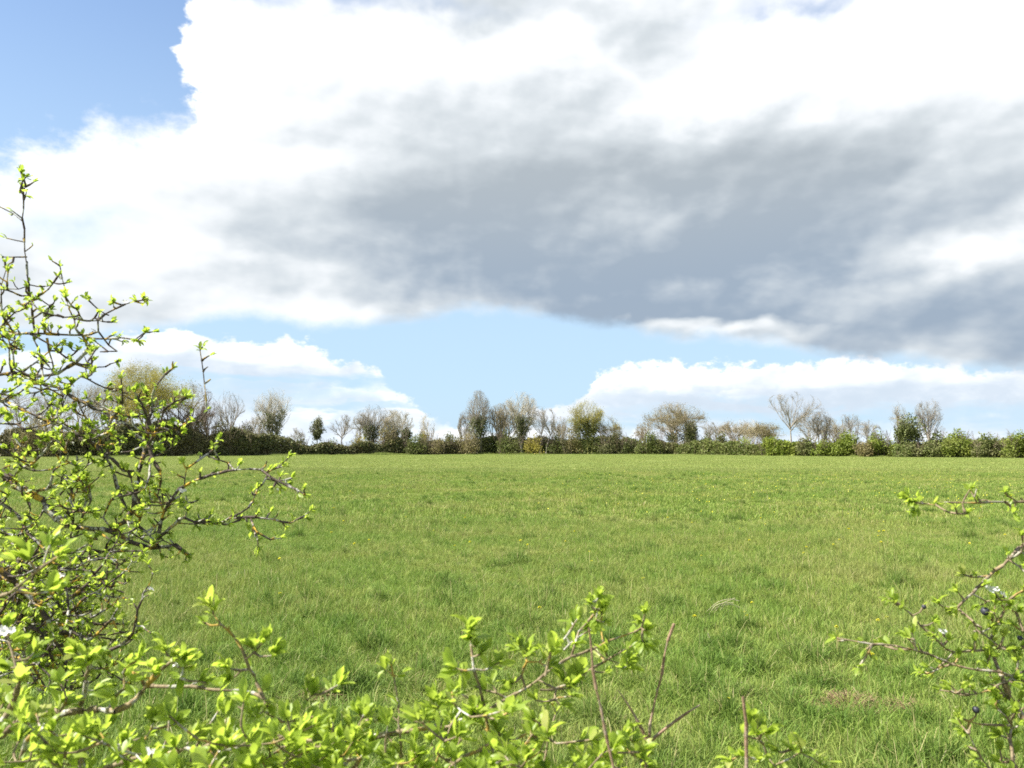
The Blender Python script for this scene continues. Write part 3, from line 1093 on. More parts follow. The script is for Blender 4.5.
T('broad domed tree with pinkish brown budding crown, widest tree right of centre', 675, 405, 68, 150, 'round', 'pink', seed=21, stems=5, buds=('russet', 8500, .11, .35), ivy=(0, .35, 1.4, 1200), group=G, twig=1.35, dens=1.25, name='budding_tree')
T('ivy covered side trunk on the right flank of the broad domed tree', 690, 420, 16, 147, 'upright', 'grey', seed=22, ivy=(.1, .95, 1.2, 1500), group=G, name='ivy_clad_tree')
T('low pale brown bare tree right of the broad domed tree', 738, 421, 40, 150, 'round', 'pink', seed=23, stems=3, group=G, twig=1.3, buds=('russet', 1800, .1, .3))
T('low tan brown budding tree just left of the pale trunked bare tree', 764, 424, 38, 140, 'round', 'pink', seed=24, stems=4, group=G, twig=1.4, buds=('russet', 6000, .11, .3), name='budding_tree')
T('tall spreading bare tree on a pale trunk at the bend of the hedge', 791, 394, 64, 122, 'spread', 'grey', seed=25, stems=1, group=G, twig=1.3, dens=1.4)
T('slender bare tree with upright twigs, right of the pale trunked tree', 819, 411, 30, 122, 'upright', 'grey', seed=26, stems=2, group=G, twig=1.1)
T('sparse bare tree above the brightest bush on the right', 850, 414, 34, 120, 'upright', 'grey', seed=27, stems=2, group=G, twig=1.0, dens=0.8)
T('faint bare tree tall behind the lumpy ivy tree on the right', 897, 401, 20, 128, 'upright', 'pink', seed=28, stems=1, group=G, twig=0.8, dens=0.7)
T('lumpy topped ivy tree leaning left on a bare stem, on the right side', 910, 416, 22, 114, 'spread', 'grey', seed=29, ivy=(.35, .98, 1.35, 2200), group=G, lean=-.1, name='ivy_clad_tree', twig=0.8)
T('bare upswept tree with pale twigs, last tall tree on the right', 928, 398, 28, 116, 'upright', 'grey', seed=30, stems=2, group=G, twig=1.1)
T('bare tree far outside the right end of the hedge', 1090, 402, 60, 110, 'round', 'grey', seed=31, stems=2, group=G, twig=1.1)

B = make_bush
B('olive green rounded bush at the foot of the thin young bare tree', 424, 430, 24, 155, 'olive', 1, 1500)
B('pointed mid green bush left of the gap before the tall central trees', 450, 432, 26, 156, 'mid', 2, 1500)
B('brownish ivy bush under the pale twigged tree left of centre', 387, 421, 30, 152, 'russet', 3, 1300, bark='pink')
B('dark rounded bush below the bare forked tree at the centre', 560, 430, 26, 154, 'mid', 4, 1400)
B('brown twiggy bush at the foot of the tallest narrow tree', 463, 434, 22, 156, 'russet', 5, 800, bark='pink')
B('dark holly like bush right of the olive ivy tree', 614, 430, 30, 150, 'dark', 6, 2200, leaf=.22)
B('dark green bush tapering down into the gap before the broad domed tree', 632, 436, 24, 149, 'ivy', 7, 1500)
B('dark green rounded bush in front of the left side of the broad domed tree', 652, 431, 32, 146, 'mid', 8, 2500)
B('small conical green bush right of the ivy covered side trunk', 705, 436, 20, 145, 'mid', 9, 1300)
B('bright conical bush, taller of the pair right of the broad domed tree', 721, 432, 22, 143, 'mid', 10, 1500)
B('light green bush left of the tan brown budding tree', 745, 437, 30, 138, 'bright', 11, 1500)
B('bright green bush left of the pale trunk', 771, 436, 30, 124, 'bright', 12, 1900)
B('deep green bush touching the pale trunk on its right', 806, 437, 26, 119, 'mid', 13, 1600)
B('dense bright green bush beneath the sparse bare tree', 845, 431, 40, 117, 'bright', 14, 3200)
B('broad bright green bush midway between the sparse bare tree and the ivy tree', 882, 432, 36, 114, 'bright', 15, 3000)
B('brown tinged green bush under the lumpy ivy tree', 908, 442, 30, 110, 'mid', 16, 1600, bark='pink')
B('small dark evergreen bush directly right of the last tall bare tree', 935, 430, 12, 112, 'ivy', 17, 900)
B('yellow green peaked bush, brightest on the right', 957, 429, 34, 108, 'bright', 18, 3200)
B('green bush with brown twigs second from the right edge', 988, 434, 34, 106, 'mid', 19, 2400, bark='pink')
B('tall green bush at the right edge of the hedge', 1018, 431, 34, 104, 'bright', 20, 2800)
B('bright green bush just outside the right edge of the view', 1056, 428, 44, 103, 'bright', 21, 2600)

B('brown straggly bush at the foot of the fan shaped bare tree', 262, 436, 26, 143, 'russet', 31, 1000, bark='pink')
B('dark low bush right of the vase shaped ivy tree', 334, 438, 20, 148, 'mid', 32, 800)
B('olive bush left of the ivy column tree', 360, 433, 22, 150, 'olive', 33, 700)
B('rounded dark green bush right of the slim ivy spire', 417, 432, 22, 151, 'mid', 34, 1500)
B('grey brown scrub left of the tallest narrow bare tree', 470, 430, 18, 154, 'russet', 35, 500, bark='pink')
B('green scrub between the brown twiggy tree and the arching tree', 508, 429, 24, 152, 'mid', 36, 1100)
B('olive scrub right of the arching ivy trunked tree', 534, 432, 20, 151, 'olive', 37, 700)
B('pinkish bare scrub left of the olive ivy tree', 572, 424, 22, 153, 'russet', 38, 700, bark='pink')
B('pale olive bush in the gap beside the dark tapering bush', 643, 438, 16, 150, 'olive', 39, 600)
B('brown tinged low bush right of the bright conical bush', 733, 439, 20, 141, 'russet', 40, 700, bark='pink')
B('low bright bush between the deep green bush and the dense bright one', 824, 439, 22, 117, 'bright', 41, 1300)
B('brown bush between the dense bright one and the broad bright one', 864, 440, 20, 114, 'russet', 42, 900, bark='pink')
B('green bush beneath the last tall bare tree', 928, 441, 26, 109, 'mid', 43, 1500)

T('faint bare tree far back between the fan shaped tree and the vase shaped ivy tree', 296, 428, 22, 175, 'round', 'grey', seed=40, group=G)
T('bare grey tree behind the left of the ivy column tree', 362, 413, 26, 170, 'round', 'grey', seed=41, stems=2, group=G)
T('pale bare tree behind the slim ivy spire', 401, 409, 26, 168, 'round', 'pale', seed=42, stems=2, group=G)
T('bare tree peeping left of the tallest narrow tree', 467, 409, 18, 168, 'upright', 'grey', seed=43, stems=2, group=G)
T('bare twiggy tree behind the brown twiggy tree of the centre', 508, 402, 26, 168, 'round', 'grey', seed=44, stems=2, group=G)
T('small bare tree between the low wide forked tree and the olive tree', 560, 417, 26, 165, 'round', 'grey', seed=45, stems=2, group=G)
T('small bare tree left of the broad domed tree, above the gap', 645, 421, 22, 165, 'round', 'pink', seed=46, stems=2, group=G)
T('faint grey bare tree between the domed tree and the pale brown tree', 712, 423, 24, 170, 'upright', 'grey', seed=47, stems=2, group=G)
T('faint bare tree behind the tan brown budding tree', 748, 419, 30, 165, 'round', 'pale', seed=48, stems=2, group=G)
T('grey bare tree behind the right side of the pale trunked tree', 808, 414, 34, 150, 'round', 'grey', seed=49, stems=3, group=G)
T('brown bare tree between the slender tree and the sparse tree', 834, 418, 30, 140, 'round', 'pink', seed=50, stems=3, group=G)
T('faint low bare tree right of the sparse bare tree', 868, 421, 24, 145, 'round', 'grey', seed=51, stems=2, group=G)
T('tall bare tree behind the yellow willow on its left', 112, 380, 56, 158, 'round', 'brown', seed=52, stems=3, group=G, twig=1.2)
T('bare brown tree in the gap right of the purple brown tree', 208, 400, 30, 150, 'round', 'brown', seed=53, stems=3, group=G, twig=1.2)
T('bare tree seen over the clipped hedge between the two leftmost ones', 55, 394, 44, 155, 'round', 'grey', seed=54, stems=2, group=G, twig=1.2)
T('thin bare tree left of the fan shaped tree', 259, 412, 20, 152, 'upright', 'pale', seed=55, stems=2, group=G)

B('dark bushy mound in the thicket left of the yellow willow', 122, 424, 34, 131, 'dark', 51, 2600, leaf=.3)
B('brown twiggy bush at the foot of the yellow willow', 158, 421, 34, 134, 'russet', 52, 1300, bark='brown')
B('dark ivy mound under the purple brown bare tree', 196, 418, 30, 136, 'dark', 53, 2600, leaf=.3)
B('tall dark bush right of the gap by the purple brown tree', 222, 421, 24, 139, 'dark', 54, 1900, leaf=.3)
B('low dark bush below the short ivy wrapped stump tree', 243, 427, 24, 142, 'mid', 55, 1500, leaf=.28)
B('brown clipped bush rising from the dark hedge near the left edge', 36, 420, 60, 120, 'russet', 56, 2200, bark='pink')
B('dark rounded bush rising from the hedge right of the leftmost brown one', 92, 422, 40, 126, 'dark', 57, 2400, leaf=.3)
B('small dark bush by the foot of the tiny round headed tree', 300, 437, 18, 146, 'dark', 58, 700)
B('small grey brown bush between the hedge trees, right of the olive bush', 437, 437, 16, 152, 'russet', 59, 500, bark='pink')

# ------------------------------------------------------------------ foreground hedge shrubs
def bark_mat(name, c1, c2, lich, pale):
    m, t = new_mat(name)
    p = pos()
    n = noise(p, 90.0, 4, 0.65)
    col = mixc(sstep(n, 0.35, 0.65), c1, c2)
    l = noise(p, 16.0, 5, 0.65)
    k = noise(p, 55.0, 3, 0.6)
    col = mixc(sstep(l, 0.53, 0.60) * sstep(k, 0.42, 0.5) * lich, col, (0.46, 0.30, 0.035))
    l2 = noise(comb(sep(p)[2], sep(p)[0], sep(p)[1]), 19.0, 5, 0.65)
    col = mixc(sstep(l2, 0.52, 0.58) * sstep(k, 0.60, 0.50) * pale, col, (0.42, 0.42, 0.37))
    return surface(m, t, col, 0.85, spec=0.2, bump=noise(p, 260.0, 4, 0.7), bstr=0.6, bdist=0.002)


BARK = bark_mat('blackthorn bark', (0.045, 0.034, 0.028), (0.10, 0.078, 0.062), 0.95, 0.8)
BARK2 = bark_mat('hedge twig bark', (0.13, 0.10, 0.06), (0.26, 0.21, 0.13), 0.6, 0.9)
DEAD = bark_mat('dead stem bark', (0.17, 0.11, 0.07), (0.30, 0.20, 0.14), 0.0, 0.25)
BARK3 = bark_mat('pale blackthorn bark', (0.12, 0.09, 0.055), (0.24, 0.19, 0.12), 0.35, 0.5)

m, t = new_mat('young leaf')
ti = attr('tint')
col = ramp(ti, [(0.0, (0.150, 0.230, 0.026)), (0.45, (0.225, 0.320, 0.042)), (0.8, (0.305, 0.390, 0.062)), (1.0, (0.42, 0.42, 0.15))])
vein = noise(pos(), 160.0, 3, 0.6)
brown = noise(pos(), 34.0, 4, 0.7)
col = mixc(sstep(brown, 0.66, 0.72) * 0.6, col, (0.26, 0.17, 0.06))
col = mixc(sstep(vein, 0.4, 0.7) * 0.4, col, (0.30, 0.36, 0.05))
tcol = mixc(0.75, col, mixc(0.0, (0.54, 0.69, 0.080), (0, 0, 0)))
LEAF = surface(m, t, col, 0.42, trans=0.55, tcol=tcol, spec=0.4)

m, t = new_mat('blossom petal')
col = mixc(noise(objpos(), 40, 2, 0.5), (0.72, 0.70, 0.66), (0.80, 0.79, 0.77))
PETAL = surface(m, t, col, 0.6, trans=0.3, spec=0.2)
m, t = new_mat('sloe skin')
SLOE = surface(m, t, mixc(noise(objpos(), 90, 3, 0.6), (0.010, 0.010, 0.018), (0.035, 0.038, 0.055)), 0.5, spec=0.4)
m, t = new_mat('flower yellow')
YEL = surface(m, t, mixc(noise(objpos(), 60, 2, 0.5), (0.66, 0.62, 0.04), (0.74, 0.72, 0.08)), 0.6, trans=0.2)
m, t = new_mat('straw')
STRAW = surface(m, t, mixc(noise(pos(), 20, 3, 0.5), (0.36, 0.31, 0.20), (0.50, 0.45, 0.32)), 0.8, spec=0.2)
m, t = new_mat('withered thatch')
THATCH = surface(m, t, mixc(noise(pos(), 18, 3, 0.5), (0.19, 0.13, 0.075), (0.33, 0.26, 0.14)), 0.85, spec=0.15)

# an obovate leaf, folded along its midrib and curling at the tip
LT = np.array([[0, 0, 0], [-.17, .30, .05], [0, .30, 0.0], [.17, .30, .05], [-.25, .64, .04], [0, .64, -.03], [.25, .64, .04], [-.13, .88, -.03], [0, .90, -.09], [.13, .88, -.03], [0, 1.0, -.15]])
LF3 = np.array([[0, 2, 1], [0, 3, 2], [7, 8, 10], [8, 9, 10]])
LF4 = np.array([[1, 2, 5, 4], [2, 3, 6, 5], [4, 5, 8, 7], [5, 6, 9, 8]])


def leaves_mesh(name, L, mat, seed=0):
    """L rows: position(3), direction(3), length, tint"""
    nr = np.random.default_rng(seed)
    L = np.asarray(L, float)
    n = len(L)
    y = unit(L[:, 3:6])
    up = np.array([0, 0, 1.0]) + nr.normal(0, 0.45, (n, 3))
    x = unit(np.cross(y, up)); z = np.cross(x, y)
    s = L[:, 6][:, None]
    wd = nr.uniform(0.62, 1.05, n)[:, None]
    cup = nr.uniform(-0.4, 2.2, n)[:, None]
    tip = nr.uniform(-1.6, 1.2, n)[:, None]
    V = np.stack([L[:, 0:3] + (x * (a * wd * nr.uniform(.82, 1.16, (n, 1)) + b * b * tip * .05) + y * b * nr.uniform(.96, 1.04, (n, 1)) + z * (c * cup + b * b * tip * .12 + nr.normal(0, .022, (n, 1)))) * s for a, b, c in LT], 1).reshape(-1, 3)
    base = np.arange(n)[:, None, None] * 11
    F3 = (base + LF3[None]).reshape(-1, 3); F4 = (base + LF4[None]).reshape(-1, 4)
    return mesh_np(name, V, [F3, F4], smooth=True, mats=[mat], attrs={'tint': np.repeat(L[:, 7], 11)})


def catmull(P, step):
    P = [Vector(p) for p in P]
    P = [P[0] * 2 - P[1]] + P + [P[-1] * 2 - P[-2]]
    out = []
    for i in range(1, len(P) - 2):
        a, b, c, d_ = P[i - 1:i + 3]
        n = max(1, int((c - b).length / step))
        for j in range(n):
            t_ = j / n
            out.append(0.5 * ((2 * b) + (c - a) * t_ + (2 * a - 5 * b + 4 * c - d_) * t_ ** 2 + (3 * b - a - 3 * c + d_) * t_ ** 3))
    out.append(P[-2].copy())
    return out


class Shrub:
    def __init__(self, name, label, base, bark, seed, leaf=0.024, cat='shrub', group=None):
        self.root = empty(name, base, label, cat, group)
        self.base = Vector(base)
        self.segs = []; self.L = []; self.nodes = []; self.bl = []; self.be = []
        self.rng = random.Random(seed); self.bark = bark; self.leaf = leaf; self.seed = seed; self.busy = 1.0

    def wire(self, pts, r0, r1, node=True):
        n = len(pts) - 1
        for i in range(n):
            f0, f1 = i / n, (i + 1) / n
            ra = r0 + (r1 - r0) * f0; rb = r0 + (r1 - r0) * f1
            k = 1 + 0.20 * self.rng.gauss(0, 1) * (ra < 0.025)
            self.segs.append((*pts[i], ra * k, *pts[i + 1], rb * k))
            if node:
                self.nodes.append((pts[i + 1], (pts[i + 1] - pts[i]).normalized(), rb))

    def limb(self, px, d0, d1, r0, r1, twigs=0.8, lush=1.0, crook=1.0, sub=0.25):
        """px: traced line; d0,d1 depths; r0,r1 radius in px at that depth"""
        rng = self.rng
        n = len(px)
        P = []
        for i, (x, y) in enumerate(px):
            f = i / (n - 1)
            P.append(at(x, y, d0 + (d1 - d0) * f + rng.gauss(0, 0.012)))
        st = 9 / F_PX * (d0 + d1) / 2
        Q = catmull(P, st)
        for i in range(1, len(Q) - 1):
            Q[i] = Q[i] + Vector((rng.gauss(0, 1), rng.gauss(0, 1), rng.gauss(0, 1))) * st * 0.085 * crook
        k = (d0 + d1) / 2 / F_PX
        self.wire(Q, r0 * k, r1 * k)
        m_ = len(Q)
        for i in range(1, m_):
            d_ = (Q[i] - Q[i - 1]).normalized()
            if rng.random() < twigs * 0.42 * self.busy:
                self.spur(Q[i], d_, k, lush)
            if rng.random() < sub * 0.30 * self.busy * 1.4 and i < m_ - 2:
                self.twig(Q[i], d_, k, lush, rng.uniform(16, 44) * (1.1 - 0.5 * i / m_))
        self.cluster(Q[-1], (Q[-1] - Q[-2]).normalized(), lush)
        return Q

    def spur(self, p, d, k, lush):
        rng = self.rng
        c = rnd_dir(rng, d, rng.uniform(0.7, 1.5))
        c = (c + Vector((0, 0, 0.25))).normalized()
        ln = rng.uniform(3, 11) * k
        e = p + c * ln
        self.wire([p, p.lerp(e, 0.5) + Vector((rng.gauss(0, 1), rng.gauss(0, 1), rng.gauss(0, 1))) * ln * 0.08, e], 1.0 * k, 0.55 * k, node=False)
        if rng.random() < 0.80:
            self.cluster(e, c, lush * rng.uniform(0.5, 1.0))
        elif rng.random() < 0.3:
            self.bl.append((e, c))

    def twig(self, p, d, k, lush, ln):
        rng = self.rng
        c = rnd_dir(rng, d, rng.uniform(0.5, 1.15))
        q = p; pts = [q]
        n = max(3, int(ln / 8))
        for i in range(n):
            c = rnd_dir(rng, c, rng.gauss(0, 0.28))
            q = q + c * (ln / n) * k
            pts.append(q)
        self.wire(pts, 1.15 * k, 0.6 * k)
        for i in range(1, n + 1):
            if rng.random() < 0.75:
                self.spur(pts[i], c, k, lush)
        self.cluster(q, c, lush)

    def cluster(self, p, d, lush=1.0, size=None, n=None):
        rng = self.rng
        n = int(round((n if n is not None else rng.uniform(4.5, 9.0) * lush) * 1.6))
        size = (size or self.leaf) * (0.84 if self.leaf > .0305 else 0.76)
        tb = rng.gauss(0.55, 0.16)
        for i in range(n):
            c = rnd_dir(rng, d, abs(rng.gauss(0.55, 0.35)))
            c = (c + Vector((0, 0, 0.18))).normalized()
            s_ = size * rng.uniform(0.45, 1.15)
            o = p + d * rng.uniform(-0.25, 0.05) * size
            self.L.append((*o, *c, s_, min(max(tb + rng.gauss(0, 0.14), 0), 1)))

    def attach(self, px, py, d, n=7, size=None, k=None, rpx=1.2):
        """a leafy shoot tip where the photo has one, joined to the nearest wood"""
        rng = self.rng
        p = at(px, py, d)
        best = min(self.nodes, key=lambda q: (q[0] - p).length + max(0, q[0].z - p.z) * 1.5)
        a = best[0]
        L_ = (p - a).length
        mid = a.lerp(p, 0.5) + Vector((rng.gauss(0, .10), rng.gauss(0, .10), -0.10)) * L_
        pts = catmull([a, mid, p], max(L_ / 5, 0.008))
        kk = d / F_PX
        self.wire(pts, rpx * kk, 0.8 * kk)
        dd = (pts[-1] - pts[-2]).normalized()
        dd = (dd + Vector((0, 0, .5))).normalized()
        self.cluster(p, dd, 1.0, size, n)
        if L_ > 0.05:
            for q in pts[2:-1]:
                if rng.random() < 0.6:
                    self.spur(q, dd, kk, 0.8)

    def finish(self, blossom_mesh=None, sloe_mesh=None, maxbl=60, off=0.004):
        b = self.base
        sg = np.array(self.segs)
        sg[:, 0:3] -= b; sg[:, 4:7] -= b
        # continuous tubes: joints overlap slightly
        d_ = unit(sg[:, 4:7] - sg[:, 0:3])
        sg[:, 4:7] += d_ * sg[:, 7:8] * 0.35
        V, F = tubes(sg, 6)
        link('branches', mesh_np('branches', V, F, smooth=True, mats=[self.bark]), self.root)
        if self.L:
            L = np.array(self.L); L[:, 0:3] -= b
            link('foliage', leaves_mesh('foliage', L, LEAF, self.seed), self.root)
        rng = self.rng
        rng.shuffle(self.bl)
        for p, c in self.bl[:maxbl]:
            o = link('blossom', blossom_mesh, self.root)
            o.location = p - b + c * off
            o.rotation_euler = (c + Vector((rng.gauss(0, .4), rng.gauss(0, .4) - .5, .2))).to_track_quat('Z', 'Y').to_euler()
            s_ = rng.uniform(0.5, 0.85); o.scale = (s_, s_, s_)
        for p, r in self.be:
            o = link('sloe', sloe_mesh, self.root)
            o.location = p - b
            o.scale = (r, r, r)
            o.rotation_euler = (rng.gauss(0, .3), rng.gauss(0, .3), 0)
        return self.root


def make_blossom():
    V, F = [], []
    nr = np.random.default_rng(3)
    for f, (cx, cy, cz, s) in enumerate([(0, 0, 0, 1.0), (.009, .004, -.004, .85), (-.007, .007, -.003, .8)]):
        for k in range(5):
            a = k * 2 * math.pi / 5 + f
            ca, sa = math.cos(a), math.sin(a)
            b0 = len(V)
            for r, w, z in ((.001, .0008, 0), (.0045, .0032, .0016), (.0075, .0024, .0030), (.0085, 0.0, .0030)):
                for sg in ((-1, 1) if w else (0,)):
                    x, y = r * s, w * sg * s
                    V.append((cx + x * ca - y * sa, cy + x * sa + y * ca, cz + z * s))
            F += [(b0, b0 + 1, b0 + 3, b0 + 2), (b0 + 2, b0 + 3, b0 + 5, b0 + 4), (b0 + 4, b0 + 5, b0 + 6, b0 + 6)]
    F4 = [f for f in F if f[3] != f[2]]; F3 = [f[:3] for f in F if f[3] == f[2]]
    return mesh_np('blossom', V, [np.array(F4), np.array(F3)], smooth=True, mats=[PETAL])


def make_sloe():
    V, F = [], []
    nu, nv = 12, 8
    for j in range(nv + 1):
        th = math.pi * j / nv
        for i in range(nu):
            ph = 2 * math.pi * i / nu
            r = math.sin(th) * (1 + .05 * math.sin(3 * ph))
            z = math.cos(th) * 1.06 - (0.14 if j == 0 else 0)
            V.append((r * math.cos(ph), r * math.sin(ph), z))
    for j in range(nv):
        for i in range(nu):
            a = j * nu + i; b_ = j * nu + (i + 1) % nu
            F.append((a, a + nu, b_ + nu, b_))
    return mesh_np('sloe', V, [np.array(F)], smooth=True, mats=[SLOE])


BLO, SLO = make_blossom(), make_sloe()

# ---- the blackthorn on the left
D1 = 2.35
bt = Shrub('blackthorn_bush', 'tall lichen crusted blackthorn with crooked dark branches and small fresh leaves, filling the left edge', (-2.15, 2.45, 0.0), BARK, 4, leaf=0.0285, group=None)
base = Vector((-2.15, 2.45, 0))
bt.busy = 1.9
for tgt, r in ((at(-60, 462, 2.4), .030), (at(-70, 580, 2.3), .026), (at(-60, 345, 2.45), .018), (at(-50, 700, 2.2), .022)):
    bt.wire(catmull([base - Vector((0, 0, .05)), base.lerp(tgt, .5) + Vector((-.08, .03, .05)), tgt], .06), .035, r * .8)
Lb = bt.limb
Lb([(-60, 462), (0, 473), (14, 485), (34, 495), (47, 507), (58, 519), (78, 528), (102, 529), (122, 536), (149, 548), (176, 546), (188, 555)], 2.40, 2.30, 4.3, 1.6, 0.6, .8)
Lb([(112, 531), (129, 516), (135, 495), (139, 472), (146, 448), (149, 431), (152, 404), (156, 387), (166, 375), (173, 368)], 2.33, 2.30, 3.1, 0.8, 1.0, .9)
Lb([(146, 448), (159, 428), (163, 411), (174, 403), (186, 397)], 2.30, 2.25, 1.7, .7, 1.2, 1.1)
Lb([(149, 446), (155, 462), (162, 480), (157, 497)], 2.3, 2.26, 2.0, .8, .8, .8)
Lb([(139, 472), (124, 470), (112, 460), (100, 452), (92, 440)], 2.3, 2.36, 1.8, .7, 1.2, 1)
Lb([(149, 548), (166, 533), (179, 519), (196, 522), (217, 522), (237, 517), (264, 519), (291, 522), (302, 516), (311, 511)], 2.30, 2.16, 2.0, .6, 1.25, .85, sub=.3)
Lb([(251, 519), (257, 533), (271, 539), (281, 538)], 2.2, 2.17, 1.2, .8, 1.3, .5, sub=.4)
Lb([(159, 533), (163, 512), (169, 502), (179, 489), (200, 478), (220, 473), (237, 470), (261, 470), (271, 478), (288, 485), (305, 495)], 2.28, 2.12, 2.0, .7, 1.0, .8, crook=.6, sub=.22)
Lb([(234, 470), (227, 463), (219, 461), (213, 448)], 2.17, 2.14, 1.0, .6, .9, 1.1, sub=0)
Lb([(-30, 338), (0, 336), (20, 333), (47, 334), (80, 335), (98, 331), (98, 320), (115, 309), (135, 302), (143, 300)], 2.46, 2.35, 1.9, .7, .75, .8, crook=.6, sub=.35)
Lb([(80, 335), (105, 338), (122, 338), (135, 340), (145, 332)], 2.42, 2.38, 1.1, .6, .8, 1.0, sub=.1)
Lb([(80, 335), (74, 320), (69, 309), (64, 289), (60, 266)], 2.42, 2.44, 1.1, .5, .9, .45, sub=0)
Lb([(98, 331), (108, 345), (117, 350), (108, 352), (96, 342)], 2.4, 2.38, .9, .5, .7, .6, sub=0)
Lb([(35, 334), (30, 302), (28, 275), (25, 242), (23, 218), (23, 191), (21, 169)], 2.46, 2.42, 1.3, .6, .55, .40, crook=.7, sub=0)
Lb([(22, 221), (12, 213), (-12, 200)], 2.44, 2.44, .8, .5, .6, .3, sub=0)
Lb([(25, 242), (16, 241), (6, 238)], 2.44, 2.42, .7, .5, .8, .4, sub=0)
Lb([(27, 257), (14, 256), (3, 257)], 2.44, 2.42, .7, .5, .9, .5, sub=0)
Lb([(28, 286), (18, 289), (6, 289)], 2.45, 2.42, .7, .5, .5, .4, sub=0)
Lb([(4, 336), (3, 310), (3, 285), (6, 270)], 2.46, 2.42, 1.0, .5, 1.1, .6, sub=0)
Lb([(45, 334), (42, 320), (50, 305), (40, 300), (30, 296)], 2.44, 2.40, .9, .5, 1.3, 1.0, sub=.2)
Lb([(-40, 368), (0, 374), (20, 374), (41, 377), (58, 374), (76, 362), (90, 347), (82, 335)], 2.45, 2.42, 2.2, 1.2, .9, .9, sub=.45)
Lb([(76, 364), (90, 368), (105, 367), (117, 362)], 2.42, 2.38, 1.0, .6, .5, .8, sub=0)
bt.be.append((at(117, 361.5, 2.38), 0.0052))
Lb([(76, 362), (66, 358), (60, 353)], 2.42, 2.40, 1.1, .6, 1.2, .3, sub=.2)
Lb([(43, 377), (42, 362), (38, 350), (34, 340)], 2.42, 2.44, 1.0, .6, 1.1, .8, sub=.2)
Lb([(47, 338), (47, 352), (52, 363), (54, 372)], 2.42, 2.44, 1.0, .6, .7, .4, sub=.2)
Lb([(20, 374), (40, 383), (58, 388), (85, 404), (112, 416), (135, 433), (147, 441)], 2.44, 2.32, 1.7, 1.5, 1.0, 1.1, sub=.35)
Lb([(-30, 388), (0, 398), (18, 407), (36, 416), (60, 426), (78, 436), (96, 446), (110, 466), (118, 486), (126, 508)], 2.40, 2.32, 2.0, 1.6, 1.0, 1.1, sub=.4)
Lb([(-30, 418), (0, 423), (30, 428), (48, 424), (60, 412), (64, 396), (72, 384)], 2.36, 2.32, 1.8, .7, 1.1, 1.0, sub=.4)
Lb([(96, 446), (108, 432), (112, 418), (124, 404), (122, 392), (121, 378)], 2.35, 2.30, 1.2, .6, .9, .8, sub=.1)
Lb([(104, 391), (112, 390), (121, 389)], 2.34, 2.31, .8, .5, .4, .2, sub=0)
Lb([(170, 430), (186, 424), (199, 421), (207, 412), (206, 395), (203, 372), (200, 350)], 2.26, 2.22, .9, .45, 1.0, .5, crook=.6, sub=0)
Lb([(150, 430), (160, 428), (170, 430)], 2.3, 2.26, 1.3, .9, .4, .8, sub=0)
Lb([(-30, 500), (0, 504), (18, 516), (30, 532), (44, 548), (52, 562)], 2.3, 2.25, 2.0, .9, 1.0, .9, sub=.5)
Lb([(12, 484), (22, 468), (36, 462), (48, 446), (56, 440)], 2.38, 2.34, 1.5, .7, 1.1, 1.2, sub=.4)
Lb([(34, 495), (50, 484), (54, 470), (66, 462), (76, 466)], 2.36, 2.30, 1.4, .7, 1.2, 1.2, sub=.4)
Lb([(72, 527), (74, 508), (72, 490), (80, 472), (94, 462)], 2.34, 2.30, 1.4, .7, 1.2, 1.0, sub=.4)
Lb([(82, 528), (84, 512), (92, 500), (88, 486), (100, 476)], 2.34, 2.30, 1.4, .7, 1.0, .9, sub=.5)
Lb([(128, 536), (138, 526), (142, 508), (150, 500), (148, 484)], 2.32, 2.28, 1.3, .7, .9, .9, sub=.3)
Lb([(112, 530), (104, 518), (108, 504), (118, 492)], 2.32, 2.30, 1.4, .7, 1.0, .6, sub=.5)
Lb([(-60, 540), (0, 570), (12, 580), (24, 592), (37, 604), (50, 622)], 2.2, 2.15, 4.0, 2.2, .8, .8, sub=.5)
# the tangled skirt of the bush
rg = random.Random(21)
for i in range(75):
    x0, y0 = rg.uniform(-40, 60), rg.uniform(560, 660)
    a = rg.uniform(-0.75, 0.65)
    L_ = rg.uniform(40, 110)
    pts = [(x0, y0)]
    for j in range(5):
        a += rg.gauss(0, .35)
        x0 += math.cos(a) * L_ / 5; y0 -= math.sin(a) * L_ / 5
        if x0 > 150:
            break
        pts.append((x0, min(y0, 690)))
    if len(pts) < 3:
        continue
    d_ = rg.uniform(2.1, 2.7)
    Lb(pts, d_, d_ + rg.uniform(-.1, .1), rg.uniform(.9, 1.7), .55, .85, .75, sub=.45)
Lb([(58, 566), (66, 590), (68, 612), (74, 640)], 2.2, 2.2, 1.1, .6, .8, .8, sub=.3)
Lb([(60, 570), (92, 572), (118, 570), (140, 572)], 2.2, 2.15, .8, .5, .4, .4, sub=.1)
Lb([(70, 612), (88, 596), (104, 588), (128, 568), (132, 562)], 2.2, 2.15, 1.4, .5, .6, .6, sub=.3)
Lb([(110, 650), (128, 641), (134, 626), (142, 601), (149, 585), (153, 574)], 2.15, 2.05, 1.5, .5, .5, .3, sub=.15)
Lb([(136, 626), (144, 627), (151, 633)], 2.1, 2.08, .7, .5, .2, .2, sub=0)
Lb([(52, 640), (70, 630), (88, 640), (104, 628), (118, 608)], 2.2, 2.1, 2.2, .8, .8, 1, sub=.3)
for i in range(26):
    q = rg.choice(bt.nodes)
    if abs(q[0].x + 0.9) < 0.75:
        bt.bl.append((q[0] + Vector((0, -.006, .004)), Vector((rg.gauss(0, .5), -.6, .6)).normalized()))
